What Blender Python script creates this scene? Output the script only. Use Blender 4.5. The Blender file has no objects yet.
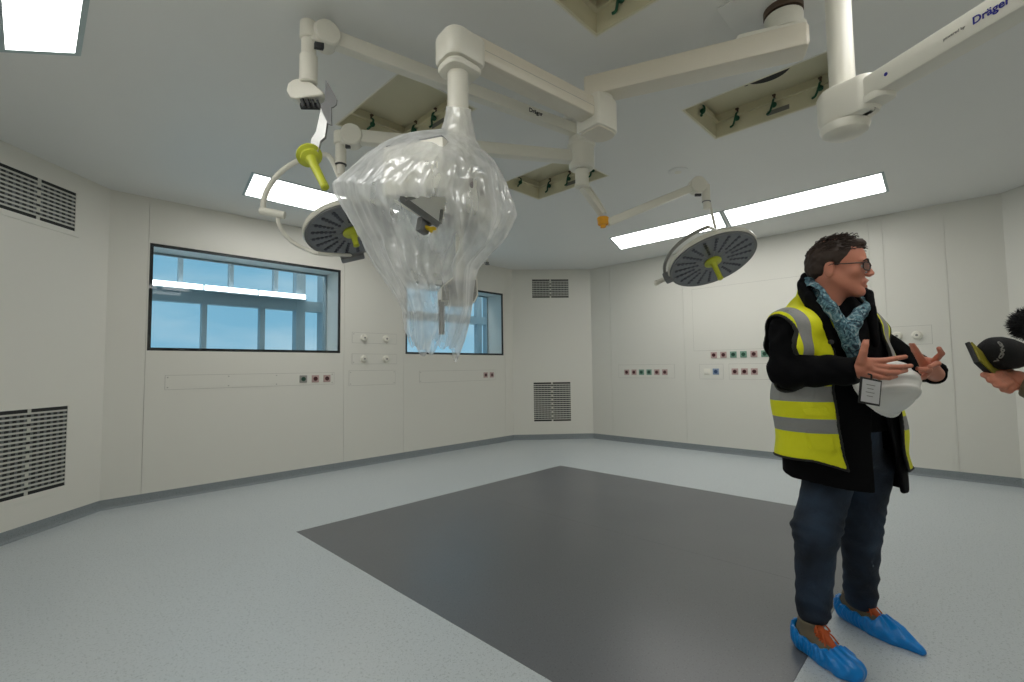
import bpy, bmesh, math, random
import numpy as np
from mathutils import Vector, Matrix, Quaternion
from math import pi, sin, cos, radians, sqrt, atan2

random.seed(4)
scene = bpy.context.scene
COL = scene.collection

# ------------------------------------------------------------------ camera
FPX = 473.033
YAW, PITCH, ROLL = 0.79793, 0.05625, -0.01267
CAMZ = 1.25
_f = np.array([sin(YAW), cos(YAW), 0.0]); _r = np.array([cos(YAW), -sin(YAW), 0.0]); _u = np.array([0, 0, 1.0])
FWD = _f * cos(PITCH) + _u * sin(PITCH)
_u2 = _u * cos(PITCH) - _f * sin(PITCH)
RGT = _r * cos(ROLL) + _u2 * sin(ROLL)
UPV = _u2 * cos(ROLL) - _r * sin(ROLL)
CAM = np.array([0, 0, CAMZ])

def at(px, py, d):
    """survey point: where a sight line at the given distance ends, in room metres"""
    return CAM + (RGT * (px - 512) / FPX - UPV * (py - 341) / FPX + FWD) * d

def onz(px, py, z):
    v = RGT * (px - 512) / FPX - UPV * (py - 341) / FPX + FWD
    return CAM + v * ((z - CAMZ) / v[2])

def pj(P):
    d = np.array(P) - CAM; w = d @ FWD
    return (512 + FPX * (d @ RGT) / w, 341 - FPX * (d @ UPV) / w, w)

cam_data = bpy.data.cameras.new('camera')
cam = bpy.data.objects.new('camera', cam_data)
COL.objects.link(cam)
cam_data.sensor_width = 36.0
cam_data.lens = FPX / 1024 * 36.0
cam_data.clip_start = 0.02
M = Matrix(((RGT[0], UPV[0], -FWD[0], 0), (RGT[1], UPV[1], -FWD[1], 0), (RGT[2], UPV[2], -FWD[2], CAMZ), (0, 0, 0, 1)))
cam.matrix_world = M
scene.camera = cam

# ------------------------------------------------------------------ materials
def srgb(c):
    return tuple(((v / 255) / 12.92 if v / 255 <= 0.04045 else (((v / 255) + 0.055) / 1.055) ** 2.4) for v in c)

def mat(name, col, rough=0.5, metal=0.0, noise=0.0, nscale=8.0, bump=0.0, bscale=60.0, spec=0.5, emit=None, estr=0.0, sheen=0.0, sss=0.0, coat=0.0):
    m = bpy.data.materials.new(name); m.use_nodes = True
    nt = m.node_tree; b = nt.nodes['Principled BSDF']
    c = srgb(col)
    b.inputs['Base Color'].default_value = (*c, 1)
    b.inputs['Roughness'].default_value = rough
    b.inputs['Metallic'].default_value = metal
    b.inputs['Specular IOR Level'].default_value = spec
    if coat: b.inputs['Coat Weight'].default_value = coat
    if sheen: b.inputs['Sheen Weight'].default_value = sheen
    if sss:
        b.inputs['Subsurface Weight'].default_value = sss
        b.inputs['Subsurface Radius'].default_value = (0.02, 0.008, 0.004)
        b.inputs['Subsurface Scale'].default_value = 0.4
    if emit:
        b.inputs['Emission Color'].default_value = (*srgb(emit), 1)
        b.inputs['Emission Strength'].default_value = estr
    tc = nt.nodes.new('ShaderNodeTexCoord')
    n = nt.nodes.new('ShaderNodeTexNoise'); n.inputs['Scale'].default_value = nscale; n.inputs['Detail'].default_value = 5
    nt.links.new(tc.outputs['Object'], n.inputs['Vector'])
    mx = nt.nodes.new('ShaderNodeMix'); mx.data_type = 'RGBA'
    k = 1 - noise
    mx.inputs[6].default_value = (*(v * k for v in c), 1)
    mx.inputs[7].default_value = (*(min(1, v * (1 + noise)) for v in c), 1)
    nt.links.new(n.outputs['Fac'], mx.inputs[0])
    nt.links.new(mx.outputs[2], b.inputs['Base Color'])
    if bump:
        n2 = nt.nodes.new('ShaderNodeTexNoise'); n2.inputs['Scale'].default_value = bscale; n2.inputs['Detail'].default_value = 3
        nt.links.new(tc.outputs['Object'], n2.inputs['Vector'])
        bp = nt.nodes.new('ShaderNodeBump'); bp.inputs['Strength'].default_value = bump; bp.inputs['Distance'].default_value = 0.01
        nt.links.new(n2.outputs['Fac'], bp.inputs['Height'])
        nt.links.new(bp.outputs['Normal'], b.inputs['Normal'])
    return m

def vinyl(name, base, specks, rough):
    """sheet flooring: a base colour with small flakes of two other tones"""
    m = bpy.data.materials.new(name); m.use_nodes = True
    nt = m.node_tree; b = nt.nodes['Principled BSDF']
    tc = nt.nodes.new('ShaderNodeTexCoord')
    prev = None
    col = nt.nodes.new('ShaderNodeRGB'); col.outputs[0].default_value = (*srgb(base), 1); prev = col.outputs[0]
    for i, (sc, thr, c) in enumerate(specks):
        mp = nt.nodes.new('ShaderNodeMapping'); mp.inputs['Location'].default_value = (i * 3.7, i * 1.9, 0)
        nt.links.new(tc.outputs['Object'], mp.inputs['Vector'])
        n = nt.nodes.new('ShaderNodeTexNoise'); n.inputs['Scale'].default_value = sc; n.inputs['Detail'].default_value = 2
        nt.links.new(mp.outputs[0], n.inputs['Vector'])
        r = nt.nodes.new('ShaderNodeValToRGB')
        r.color_ramp.elements[0].position = thr; r.color_ramp.elements[0].color = (0, 0, 0, 1)
        r.color_ramp.elements[1].position = thr + 0.04; r.color_ramp.elements[1].color = (1, 1, 1, 1)
        nt.links.new(n.outputs['Fac'], r.inputs['Fac'])
        mx = nt.nodes.new('ShaderNodeMix'); mx.data_type = 'RGBA'
        nt.links.new(r.outputs['Color'], mx.inputs[0]); nt.links.new(prev, mx.inputs[6])
        mx.inputs[7].default_value = (*srgb(c), 1)
        prev = mx.outputs[2]
    nt.links.new(prev, b.inputs['Base Color'])
    n2 = nt.nodes.new('ShaderNodeTexNoise'); n2.inputs['Scale'].default_value = 1.3; n2.inputs['Detail'].default_value = 6
    nt.links.new(tc.outputs['Object'], n2.inputs['Vector'])
    mr = nt.nodes.new('ShaderNodeMapRange'); mr.inputs['To Min'].default_value = rough - .05; mr.inputs['To Max'].default_value = rough + .07
    nt.links.new(n2.outputs['Fac'], mr.inputs['Value']); nt.links.new(mr.outputs[0], b.inputs['Roughness'])
    return m

MAT = {}
MAT['wall'] = mat('wall_panel_cream', (224, 222, 213), 0.38, noise=0.015, nscale=1.5)
MAT['groove'] = mat('groove_grey', (178, 176, 168), 0.7)
MAT['ceiling'] = mat('ceiling_panel_white', (234, 234, 231), 0.45, noise=0.02, nscale=1.2)
MAT['skirt'] = vinyl('skirting_vinyl', (134, 141, 144), [(160, .60, (105, 116, 118)), (220, .63, (150, 158, 158))], 0.4)
MAT['floor'] = vinyl('floor_vinyl_grey', (192, 199, 202), [(75, .60, (172, 180, 182)), (130, .64, (148, 156, 160)), (170, .66, (218, 222, 220))], 0.33)
MAT['floor_dark'] = vinyl('floor_vinyl_charcoal', (101, 103, 107), [(110, .62, (86, 88, 92)), (150, .66, (124, 125, 127))], 0.30)
MAT['enamel'] = mat('white_enamel', (232, 229, 217), 0.28, noise=0.01)
MAT['enamel_warm'] = mat('warm_white_enamel', (226, 219, 203), 0.3, noise=0.01)
MAT['grey_plastic'] = mat('grey_plastic', (120, 121, 122), 0.45)
MAT['dark_plastic'] = mat('dark_plastic', (38, 38, 40), 0.45)
MAT['lens_grey'] = mat('lamp_face_grey', (122, 124, 130), 0.25, noise=.04)
MAT['led_dark'] = mat('led_lens_dark', (62, 64, 74), 0.15)
MAT['lime'] = mat('lime_handle', (196, 202, 60), 0.4)
MAT['orange'] = mat('orange_cap', (240, 168, 20), 0.45)
MAT['yellow'] = mat('yellow_cap', (215, 180, 20), 0.45)
MAT['steel'] = mat('brushed_steel', (150, 150, 148), 0.32, metal=0.9, noise=.06, nscale=40)
MAT['light_frame'] = mat('light_frame_grey', (176, 192, 194), 0.4)
MAT['panel_light'] = mat('light_panel', (250, 250, 250), 0.5, emit=(255, 254, 250), estr=6.6)
MAT['lamp_tube'] = mat('corridor_lamp_lit', (250, 250, 250), 0.5, emit=(250, 252, 255), estr=3.0)  # emission that stands in for the bright reflection in the window pane
MAT['hatch'] = mat('hatch_cream', (220, 214, 186), 0.55, noise=0.03)
MAT['green'] = mat('earth_wire_green', (20, 84, 60), 0.5)
MAT['brown'] = mat('brown_rubber', (92, 74, 62), 0.6)
MAT['black'] = mat('matt_black', (14, 14, 15), 0.55)
MAT['frame_black'] = mat('window_border_black', (20, 22, 24), 0.35)
MAT['reveal'] = mat('reveal_grey', (214, 216, 212), 0.5)
MAT['facade'] = mat('facade_aluminium', (150, 168, 176), 0.5)
MAT['grille'] = mat('grille_enamel', (196, 195, 186), 0.35)
MAT['grille_dark'] = mat('grille_cavity', (40, 42, 42), 0.8)
MAT['fin'] = mat('grille_fin_grey', (104, 108, 108), 0.4, metal=.5)
MAT['blue_ink'] = mat('blue_ink', (36, 38, 140), 0.4)
MAT['grey_ink'] = mat('grey_ink', (130, 130, 126), 0.4)
MAT['sock_red'] = mat('socket_frame_rose', (186, 160, 154), 0.4)
MAT['sock_green'] = mat('socket_frame_green', (120, 156, 138), 0.4)
MAT['sock_blue'] = mat('socket_frame_blue', (134, 152, 176), 0.4)
MAT['sock_grey'] = mat('socket_frame_grey', (150, 148, 142), 0.4)
MAT['in_red'] = mat('socket_insert_maroon', (70, 22, 28), 0.4)
MAT['in_green'] = mat('socket_insert_green', (30, 74, 56), 0.4)
MAT['in_blue'] = mat('socket_insert_blue', (50, 74, 110), 0.4)
MAT['skin'] = mat('skin', (200, 130, 106), 0.5, noise=0.10, nscale=22, sss=0.12, bump=.08, bscale=220)
MAT['skin_hand'] = MAT['skin']
MAT['hair'] = mat('dark_brown_hair', (58, 46, 40), 0.6, noise=.35, nscale=60, spec=.3)
MAT['jacket'] = mat('black_jacket', (9, 9, 12), 0.9, noise=.2, nscale=12, bump=.25, bscale=40, spec=.15)
MAT['scarf'] = None
MAT['piping'] = mat('black_piping', (24, 24, 20), 0.6)
MAT['shoe'] = mat('taupe_suede', (112, 102, 84), 0.8, noise=.15, nscale=30)
MAT['lace'] = mat('rust_orange_lace', (190, 84, 30), 0.65, noise=.15, nscale=90)
MAT['shoecover'] = mat('blue_plastic_film', (0, 128, 210), 0.3, noise=.12, nscale=16, bump=.5, bscale=26)
MAT['helmet'] = mat('white_helmet', (235, 234, 230), 0.25)
MAT['card'] = mat('badge_card', (200, 200, 202), 0.3, noise=.03, nscale=60)
MAT['spec_frame'] = mat('spectacle_frame', (36, 30, 32), 0.3)
MAT['foam'] = mat('black_foam', (12, 12, 14), 0.9, bump=.4, bscale=300)
MAT['fur'] = mat('black_fur', (12, 12, 14), 0.95)
MAT['olive'] = mat('olive_yellow_case', (128, 120, 22), 0.5)
MAT['sleeve'] = mat('olive_brown_sleeve', (112, 102, 78), 0.8, noise=.1, nscale=30, bump=.3, bscale=60)
MAT['eye'] = mat('eye_white', (220, 216, 210), 0.15)
MAT['iris'] = mat('iris_dark', (40, 34, 30), 0.1)
MAT['lips'] = mat('lips', (170, 90, 82), 0.45)

def jeans_mat():
    m = mat('dark_blue_denim', (30, 44, 62), 0.8, noise=.0, bump=.3, bscale=90)
    nt = m.node_tree; b = nt.nodes['Principled BSDF']
    tc = nt.nodes.new('ShaderNodeTexCoord')
    n = nt.nodes.new('ShaderNodeTexNoise'); n.inputs['Scale'].default_value = 5; n.inputs['Detail'].default_value = 8
    nt.links.new(tc.outputs['Object'], n.inputs['Vector'])
    r = nt.nodes.new('ShaderNodeValToRGB')
    r.color_ramp.elements[0].position = .35; r.color_ramp.elements[0].color = (*srgb((12, 20, 32)), 1)
    r.color_ramp.elements[1].position = .72; r.color_ramp.elements[1].color = (*srgb((44, 62, 84)), 1)
    nt.links.new(n.outputs['Fac'], r.inputs['Fac']); nt.links.new(r.outputs[0], b.inputs['Base Color'])
    return m
MAT['jeans'] = jeans_mat()

def scarf_mat():
    m = mat('teal_patterned_scarf', (90, 130, 140), 0.85, bump=.4, bscale=120)
    nt = m.node_tree; b = nt.nodes['Principled BSDF']
    tc = nt.nodes.new('ShaderNodeTexCoord')
    n = nt.nodes.new('ShaderNodeTexNoise'); n.inputs['Scale'].default_value = 48; n.inputs['Detail'].default_value = 3; n.inputs['Distortion'].default_value = 1.6
    nt.links.new(tc.outputs['Object'], n.inputs['Vector'])
    r = nt.nodes.new('ShaderNodeValToRGB'); r.color_ramp.interpolation = 'LINEAR'
    e = r.color_ramp.elements
    e[0].position = .38; e[0].color = (*srgb((36, 52, 66)), 1)
    e[1].position = .66; e[1].color = (*srgb((166, 178, 180)), 1)
    x = e.new(.48); x.color = (*srgb((70, 108, 122)), 1)
    x = e.new(.57); x.color = (*srgb((104, 142, 152)), 1)
    nt.links.new(n.outputs['Fac'], r.inputs['Fac']); nt.links.new(r.outputs[0], b.inputs['Base Color'])
    return m
MAT['scarf'] = scarf_mat()

def glass_mat(name, tint, ior=1.5, rough=0.0, refl=1.0):
    m = bpy.data.materials.new(name); m.use_nodes = True
    nt = m.node_tree; nt.nodes.clear()
    o = nt.nodes.new('ShaderNodeOutputMaterial'); mx = nt.nodes.new('ShaderNodeMixShader')
    t = nt.nodes.new('ShaderNodeBsdfTransparent'); t.inputs[0].default_value = (*tint, 1)
    g = nt.nodes.new('ShaderNodeBsdfGlossy'); g.inputs['Roughness'].default_value = rough
    f = nt.nodes.new('ShaderNodeFresnel'); f.inputs['IOR'].default_value = ior
    mu = nt.nodes.new('ShaderNodeMath'); mu.operation = 'MULTIPLY'; mu.inputs[1].default_value = refl
    ge = nt.nodes.new('ShaderNodeNewGeometry'); iv = nt.nodes.new('ShaderNodeMath'); iv.operation = 'SUBTRACT'; iv.inputs[0].default_value = 1.0
    nt.links.new(ge.outputs['Backfacing'], iv.inputs[1]); m3 = nt.nodes.new('ShaderNodeMath'); m3.operation = 'MULTIPLY'
    nt.links.new(f.outputs[0], mu.inputs[0]); nt.links.new(mu.outputs[0], m3.inputs[0]); nt.links.new(iv.outputs[0], m3.inputs[1]); nt.links.new(m3.outputs[0], mx.inputs[0])
    nt.links.new(t.outputs[0], mx.inputs[1]); nt.links.new(g.outputs[0], mx.inputs[2]); nt.links.new(mx.outputs[0], o.inputs[0])
    return m
MAT['glass'] = glass_mat('window_glass', (.962, .978, .982), refl=.8)
MAT['lens'] = glass_mat('spectacle_lens', (.8, .85, .9))

def film_mat():
    m = bpy.data.materials.new('clear_plastic_film'); m.use_nodes = True
    nt = m.node_tree; nt.nodes.clear(); N = nt.nodes.new; L = nt.links.new
    o = N('ShaderNodeOutputMaterial')
    tc = N('ShaderNodeTexCoord')
    nd = N('ShaderNodeTexNoise'); nd.inputs['Scale'].default_value = 5; nd.inputs['Detail'].default_value = 3
    L(tc.outputs['Object'], nd.inputs['Vector'])
    ad = N('ShaderNodeMix'); ad.data_type = 'RGBA'; ad.blend_type = 'LINEAR_LIGHT'; ad.inputs[0].default_value = .12
    L(tc.outputs['Object'], ad.inputs[6]); L(nd.outputs['Color'], ad.inputs[7])
    mp = N('ShaderNodeMapping'); mp.inputs['Scale'].default_value = (1.0, 1.0, .42); L(ad.outputs[2], mp.inputs[0])
    vo = N('ShaderNodeTexVoronoi'); vo.inputs['Scale'].default_value = 26; L(mp.outputs[0], vo.inputs['Vector'])
    v2 = N('ShaderNodeTexVoronoi'); v2.inputs['Scale'].default_value = 9; L(mp.outputs[0], v2.inputs['Vector'])
    sm = N('ShaderNodeMath'); sm.operation = 'ADD'; L(vo.outputs['Distance'], sm.inputs[0])
    m2 = N('ShaderNodeMath'); m2.operation = 'MULTIPLY'; m2.inputs[1].default_value = 2.2; L(v2.outputs['Distance'], m2.inputs[0]); L(m2.outputs[0], sm.inputs[1])
    bp = N('ShaderNodeBump'); bp.inputs['Strength'].default_value = .42; bp.inputs['Distance'].default_value = .02
    L(sm.outputs[0], bp.inputs['Height'])
    g = N('ShaderNodeBsdfGlossy'); g.inputs['Roughness'].default_value = .2; g.inputs[0].default_value = (.97, .97, .97, 1)
    d = N('ShaderNodeBsdfDiffuse'); d.inputs[0].default_value = (.93, .94, .95, 1)
    tl = N('ShaderNodeBsdfTranslucent'); tl.inputs[0].default_value = (.93, .94, .95, 1)
    t = N('ShaderNodeBsdfTransparent'); t.inputs[0].default_value = (.98, .99, .99, 1)
    for s in (g, d): L(bp.outputs[0], s.inputs['Normal'])
    a = N('ShaderNodeMixShader'); a.inputs[0].default_value = .5; L(d.outputs[0], a.inputs[1]); L(tl.outputs[0], a.inputs[2])
    bmx = N('ShaderNodeMixShader'); bmx.inputs[0].default_value = .24; L(a.outputs[0], bmx.inputs[1]); L(g.outputs[0], bmx.inputs[2])
    # thickness of the bunched film: streaks down the drape, denser where seen edge-on
    mp3 = N('ShaderNodeMapping'); mp3.inputs['Scale'].default_value = (1.0, 1.0, .22); L(tc.outputs['Object'], mp3.inputs[0])
    n3 = N('ShaderNodeTexNoise'); n3.inputs['Scale'].default_value = 10; n3.inputs['Detail'].default_value = 4; L(mp3.outputs[0], n3.inputs['Vector'])
    mr3 = N('ShaderNodeMapRange'); mr3.inputs['From Min'].default_value = .35; mr3.inputs['From Max'].default_value = .68; mr3.inputs['To Min'].default_value = .20; mr3.inputs['To Max'].default_value = .66
    L(n3.outputs['Fac'], mr3.inputs['Value'])
    lw = N('ShaderNodeLayerWeight'); lw.inputs['Blend'].default_value = .3
    mr = N('ShaderNodeMapRange'); mr.inputs['To Min'].default_value = .0; mr.inputs['To Max'].default_value = .5
    L(lw.outputs['Facing'], mr.inputs['Value'])
    s2 = N('ShaderNodeMath'); s2.operation = 'ADD'; s2.use_clamp = True; L(mr.outputs[0], s2.inputs[0]); L(mr3.outputs[0], s2.inputs[1])
    mx = N('ShaderNodeMixShader'); L(s2.outputs[0], mx.inputs[0]); L(t.outputs[0], mx.inputs[1]); L(bmx.outputs[0], mx.inputs[2])
    L(mx.outputs[0], o.inputs[0])
    return m
MAT['film'] = film_mat()

# ------------------------------------------------------------------ mesh helpers
def nrm(v):
    v = np.array(v, float); return v / np.linalg.norm(v)

def frame_from(axis, hint=(0, 0, 1)):
    z = nrm(axis); h = np.array(hint, float)
    if abs(z @ nrm(h)) > .98: h = np.array([1., 0, 0])
    x = nrm(np.cross(h, z)); y = np.cross(z, x)
    return x, y, z

class MB:
    def __init__(s): s.v = []; s.f = []
    def add(s, vs, fs):
        o = len(s.v); s.v += [tuple(map(float, p)) for p in vs]; s.f += [tuple(o + i for i in q) for q in fs]; return s
    def box(s, c, size, ax=None, bev=0.0):
        """box centred at c with axes ax (three unit vectors), chamfered edges"""
        if ax is None: ax = (np.array([1., 0, 0]), np.array([0, 1., 0]), np.array([0, 0, 1.]))
        c = np.array(c, float); h = np.array(size, float) / 2
        bev = min(bev, h.min() * .9)
        if bev <= 0:
            vs = [c + ax[0] * h[0] * i + ax[1] * h[1] * j + ax[2] * h[2] * k for i in (-1, 1) for j in (-1, 1) for k in (-1, 1)]
            return s.add(vs, [(0, 1, 3, 2), (4, 6, 7, 5), (0, 4, 5, 1), (2, 3, 7, 6), (0, 2, 6, 4), (1, 5, 7, 3)])
        b = bmesh.new(); bmesh.ops.create_cube(b, size=1)
        for v in b.verts: v.co = Vector((v.co.x * h[0] * 2, v.co.y * h[1] * 2, v.co.z * h[2] * 2))
        bmesh.ops.bevel(b, geom=list(b.edges), offset=bev, segments=2, affect='EDGES', profile=.6)
        b.verts.index_update()
        vs = [c + ax[0] * v.co.x + ax[1] * v.co.y + ax[2] * v.co.z for v in b.verts]
        fs = [tuple(v.index for v in f.verts) for f in b.faces]; b.free()
        return s.add(vs, fs)
    def bx(s, x0, x1, y0, y1, z0, z1, bev=0):
        return s.box(((x0 + x1) / 2, (y0 + y1) / 2, (z0 + z1) / 2), (abs(x1 - x0), abs(y1 - y0), abs(z1 - z0)), bev=bev)
    def lathe(s, prof, c, axis=(0, 0, 1), n=32, hint=(1, 0, 0)):
        """prof: list of (radius, height along axis)"""
        x, y, z = frame_from(axis, hint); c = np.array(c, float)
        vs = []; fs = []
        for (r, h) in prof:
            for i in range(n):
                a = 2 * pi * i / n; vs.append(c + z * h + (x * cos(a) + y * sin(a)) * r)
        m = len(prof)
        for j in range(m - 1):
            for i in range(n):
                i2 = (i + 1) % n; fs.append((j * n + i, j * n + i2, (j + 1) * n + i2, (j + 1) * n + i))
        if prof[0][0] > 1e-6: fs.append(tuple(range(n - 1, -1, -1)))
        if prof[-1][0] > 1e-6: fs.append(tuple((m - 1) * n + i for i in range(n)))
        return s.add(vs, fs)
    def cyl(s, p, q, r, r2=None, n=24, bev=None):
        p = np.array(p, float); q = np.array(q, float); L = np.linalg.norm(q - p); r2 = r if r2 is None else r2
        b = min(.12 * min(r, r2), L * .3) if bev is None else bev
        if b <= 0: return s.lathe([(r, 0), (r2, L)], p, q - p, n)
        return s.lathe([(r - b, 0), (r, b), (r2, L - b), (r2 - b, L)], p, q - p, n)
    def sphere(s, c, r, sc=(1, 1, 1), n=20, ax=None):
        c = np.array(c, float); vs = []; fs = []; m = n // 2
        if ax is None: ax = np.eye(3)
        for j in range(m + 1):
            t = pi * j / m
            for i in range(n):
                a = 2 * pi * i / n
                q = np.array([sin(t) * cos(a) * sc[0], sin(t) * sin(a) * sc[1], cos(t) * sc[2]]) * r
                vs.append(c + ax[0] * q[0] + ax[1] * q[1] + ax[2] * q[2])
        for j in range(m):
            for i in range(n):
                i2 = (i + 1) % n; fs.append((j * n + i, (j + 1) * n + i, (j + 1) * n + i2, j * n + i2))
        return s.add(vs, fs)
    def tube(s, pts, r, n=12, smooth=0):
        pts = [np.array(p, float) for p in pts]
        if smooth:
            out = []; P = [pts[0]] + pts + [pts[-1]]
            for i in range(1, len(P) - 2):
                for k in range(smooth):
                    t = k / smooth; a, b, c, d = P[i - 1], P[i], P[i + 1], P[i + 2]
                    out.append(.5 * ((2 * b) + (c - a) * t + (2 * a - 5 * b + 4 * c - d) * t * t + (3 * b - a - 3 * c + d) * t ** 3))
            out.append(pts[-1]); pts = out
        rr = [r] * len(pts) if np.isscalar(r) else np.interp(np.linspace(0, 1, len(pts)), np.linspace(0, 1, len(r)), r)
        vs = []; fs = []; x = None
        for i, p in enumerate(pts):
            t = nrm(pts[min(i + 1, len(pts) - 1)] - pts[max(i - 1, 0)])
            if x is None: x = frame_from(t)[0]
            x = nrm(x - t * (x @ t)); y = np.cross(t, x)
            for k in range(n):
                a = 2 * pi * k / n; vs.append(p + (x * cos(a) + y * sin(a)) * rr[i])
        for i in range(len(pts) - 1):
            for k in range(n):
                k2 = (k + 1) % n; fs.append((i * n + k, i * n + k2, (i + 1) * n + k2, (i + 1) * n + k))
        fs.append(tuple(range(n - 1, -1, -1))); fs.append(tuple((len(pts) - 1) * n + k for k in range(n)))
        return s.add(vs, fs)
    def prism(s, poly, org, ax, ay, thick):
        """poly 2-D points in plane (ax, ay) from org, extruded symmetric by thick along the normal"""
        org = np.array(org, float); ax = np.array(ax, float); ay = np.array(ay, float); n = nrm(np.cross(ax, ay)); m = len(poly)
        vs = [org + ax * p[0] + ay * p[1] - n * thick / 2 for p in poly] + [org + ax * p[0] + ay * p[1] + n * thick / 2 for p in poly]
        fs = [tuple(range(m - 1, -1, -1)), tuple(range(m, 2 * m))] + [(i, (i + 1) % m, m + (i + 1) % m, m + i) for i in range(m)]
        return s.add(vs, fs)

def worldloc(o):
    m = Matrix.Identity(4)
    chain = []
    while o is not None: chain.append(o); o = o.parent
    for c in reversed(chain): m = m @ Matrix.LocRotScale(c.location, c.rotation_euler, c.scale)
    return m

def mesh_obj(name, verts, faces, m, parent=None, sharp=35, local=False, bevel=0):
    me = bpy.data.meshes.new(name)
    V = np.array(verts, float)
    if parent is not None and not local:
        inv = np.array(worldloc(parent).inverted()); V = V @ inv[:3, :3].T + inv[:3, 3]
    me.from_pydata(V.tolist(), [], [tuple(int(i) for i in f) for f in faces]); me.update()
    b = bmesh.new(); b.from_mesh(me); bmesh.ops.recalc_face_normals(b, faces=list(b.faces)); b.to_mesh(me); b.free()
    if sharp is not None:
        me.shade_smooth()
        if sharp < 180: me.set_sharp_from_angle(angle=radians(sharp))
    o = bpy.data.objects.new(name, me); COL.objects.link(o)
    if m is not None: me.materials.append(m)
    if parent is not None: o.parent = parent
    return o

def ob(name, mb, m, parent=None, **k): return mesh_obj(name, mb.v, mb.f, MAT[m] if isinstance(m, str) else m, parent, **k)

def tag(o, label=None, cat=None, group=None, kind=None):
    if label: o['label'] = label
    if cat: o['category'] = cat
    if group: o['group'] = group
    if kind: o['kind'] = kind
    return o

def thing(name, label, cat, loc=(0, 0, 0), rotz=0.0, group=None):
    o = bpy.data.objects.new(name, None); COL.objects.link(o); o.empty_display_size = .1
    o.location = tuple(map(float, loc)); o.rotation_euler = (0, 0, rotz)
    return tag(o, label, cat, group)

def copy_tree(o, parent=None):
    c = o.copy(); COL.objects.link(c); c.parent = parent
    for ch in list(o.children): copy_tree(ch, c)
    return c

def struct(name, mb, m, parent=None, **k):
    o = ob(name, mb, m, parent, **k)
    if parent is None: o['kind'] = 'structure'
    return o

def text_obj(name, s, size, org, ax, ay, m, parent, ext=.0006, bold=0.0):
    cu = bpy.data.curves.new(name, 'FONT'); cu.body = s; cu.size = size; cu.extrude = ext; cu.offset = bold
    cu.align_x = 'LEFT'; cu.align_y = 'CENTER'
    o = bpy.data.objects.new(name, cu); COL.objects.link(o)
    dg = bpy.context.evaluated_depsgraph_get(); me = bpy.data.meshes.new_from_object(o.evaluated_get(dg))
    vs = [np.array(org) + np.array(ax) * v.co.x + np.array(ay) * v.co.y + nrm(np.cross(ax, ay)) * v.co.z for v in me.vertices]
    fs = [tuple(p.vertices) for p in me.polygons]
    bpy.data.objects.remove(o)
    r = mesh_obj(name, vs, fs, MAT[m], parent, sharp=30)
    return r

# ------------------------------------------------------------------ signed-distance modelling (organic shapes)
def snets(F, lo, h):
    S = F < 0
    c = S[:-1, :-1, :-1].astype(np.int8)
    tot = np.zeros(c.shape, np.int8)
    for dx in (0, 1):
        for dy in (0, 1):
            for dz in (0, 1):
                tot += S[dx:dx + c.shape[0], dy:dy + c.shape[1], dz:dz + c.shape[2]]
    act = (tot > 0) & (tot < 8)
    I, J, K = np.nonzero(act)
    n = len(I); acc = np.zeros((n, 3)); cnt = np.zeros(n)
    for ax in range(3):
        o1, o2 = [a for a in range(3) if a != ax]
        for u in (0, 1):
            for w in (0, 1):
                d = [0, 0, 0]; d[o1] = u; d[o2] = w
                e = list(d); e[ax] = 1
                a = F[I + d[0], J + d[1], K + d[2]]; b = F[I + e[0], J + e[1], K + e[2]]
                m = (a < 0) != (b < 0)
                t = np.where(m, a / np.where(a == b, 1, a - b), 0)
                p = np.zeros((n, 3)); p[:, o1] = u; p[:, o2] = w; p[:, ax] = t
                acc += p * m[:, None]; cnt += m
    V = (np.stack([I, J, K], 1) + acc / cnt[:, None]) * h + np.array(lo)
    vid = -np.ones(act.shape, np.int64); vid[I, J, K] = np.arange(n)
    faces = []
    for ax in range(3):
        o1, o2 = [(1, 2), (2, 0), (0, 1)][ax]
        sl0 = [slice(None)] * 3; sl1 = [slice(None)] * 3
        sl0[ax] = slice(0, -1); sl1[ax] = slice(1, None)
        A = S[tuple(sl0)]; B = S[tuple(sl1)]
        X = np.stack(np.nonzero(A != B), 1)
        ok = (X[:, o1] > 0) & (X[:, o2] > 0) & (X[:, o1] < F.shape[o1] - 1) & (X[:, o2] < F.shape[o2] - 1)
        X = X[ok]
        if not len(X): continue
        s = A[tuple(X.T)]
        def g(d1, d2):
            Y = X.copy(); Y[:, o1] -= d1; Y[:, o2] -= d2; return vid[tuple(Y.T)]
        q = np.stack([g(1, 1), g(0, 1), g(0, 0), g(1, 0)], 1)
        q[~s] = q[~s][:, ::-1]
        faces.append(q)
    Fc = np.concatenate(faces); Fc = Fc[(Fc >= 0).all(1)]
    return V, Fc

def grid_eval(fn, lo, hi, h):
    lo = np.array(lo, float); hi = np.array(hi, float)
    n = np.ceil((hi - lo) / h).astype(int) + 1
    xs = [lo[i] + np.arange(n[i]) * h for i in range(3)]
    out = np.empty(n, np.float32)
    step = max(1, int(400000 / (n[1] * n[2])))
    Y, Z = np.meshgrid(xs[1], xs[2], indexing='ij')
    for i in range(0, n[0], step):
        X = xs[0][i:i + step]
        P = np.empty((len(X), n[1], n[2], 3)); P[..., 0] = X[:, None, None]; P[..., 1] = Y; P[..., 2] = Z
        out[i:i + step] = fn(P.reshape(-1, 3)).reshape(len(X), n[1], n[2])
    return out, lo

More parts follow.
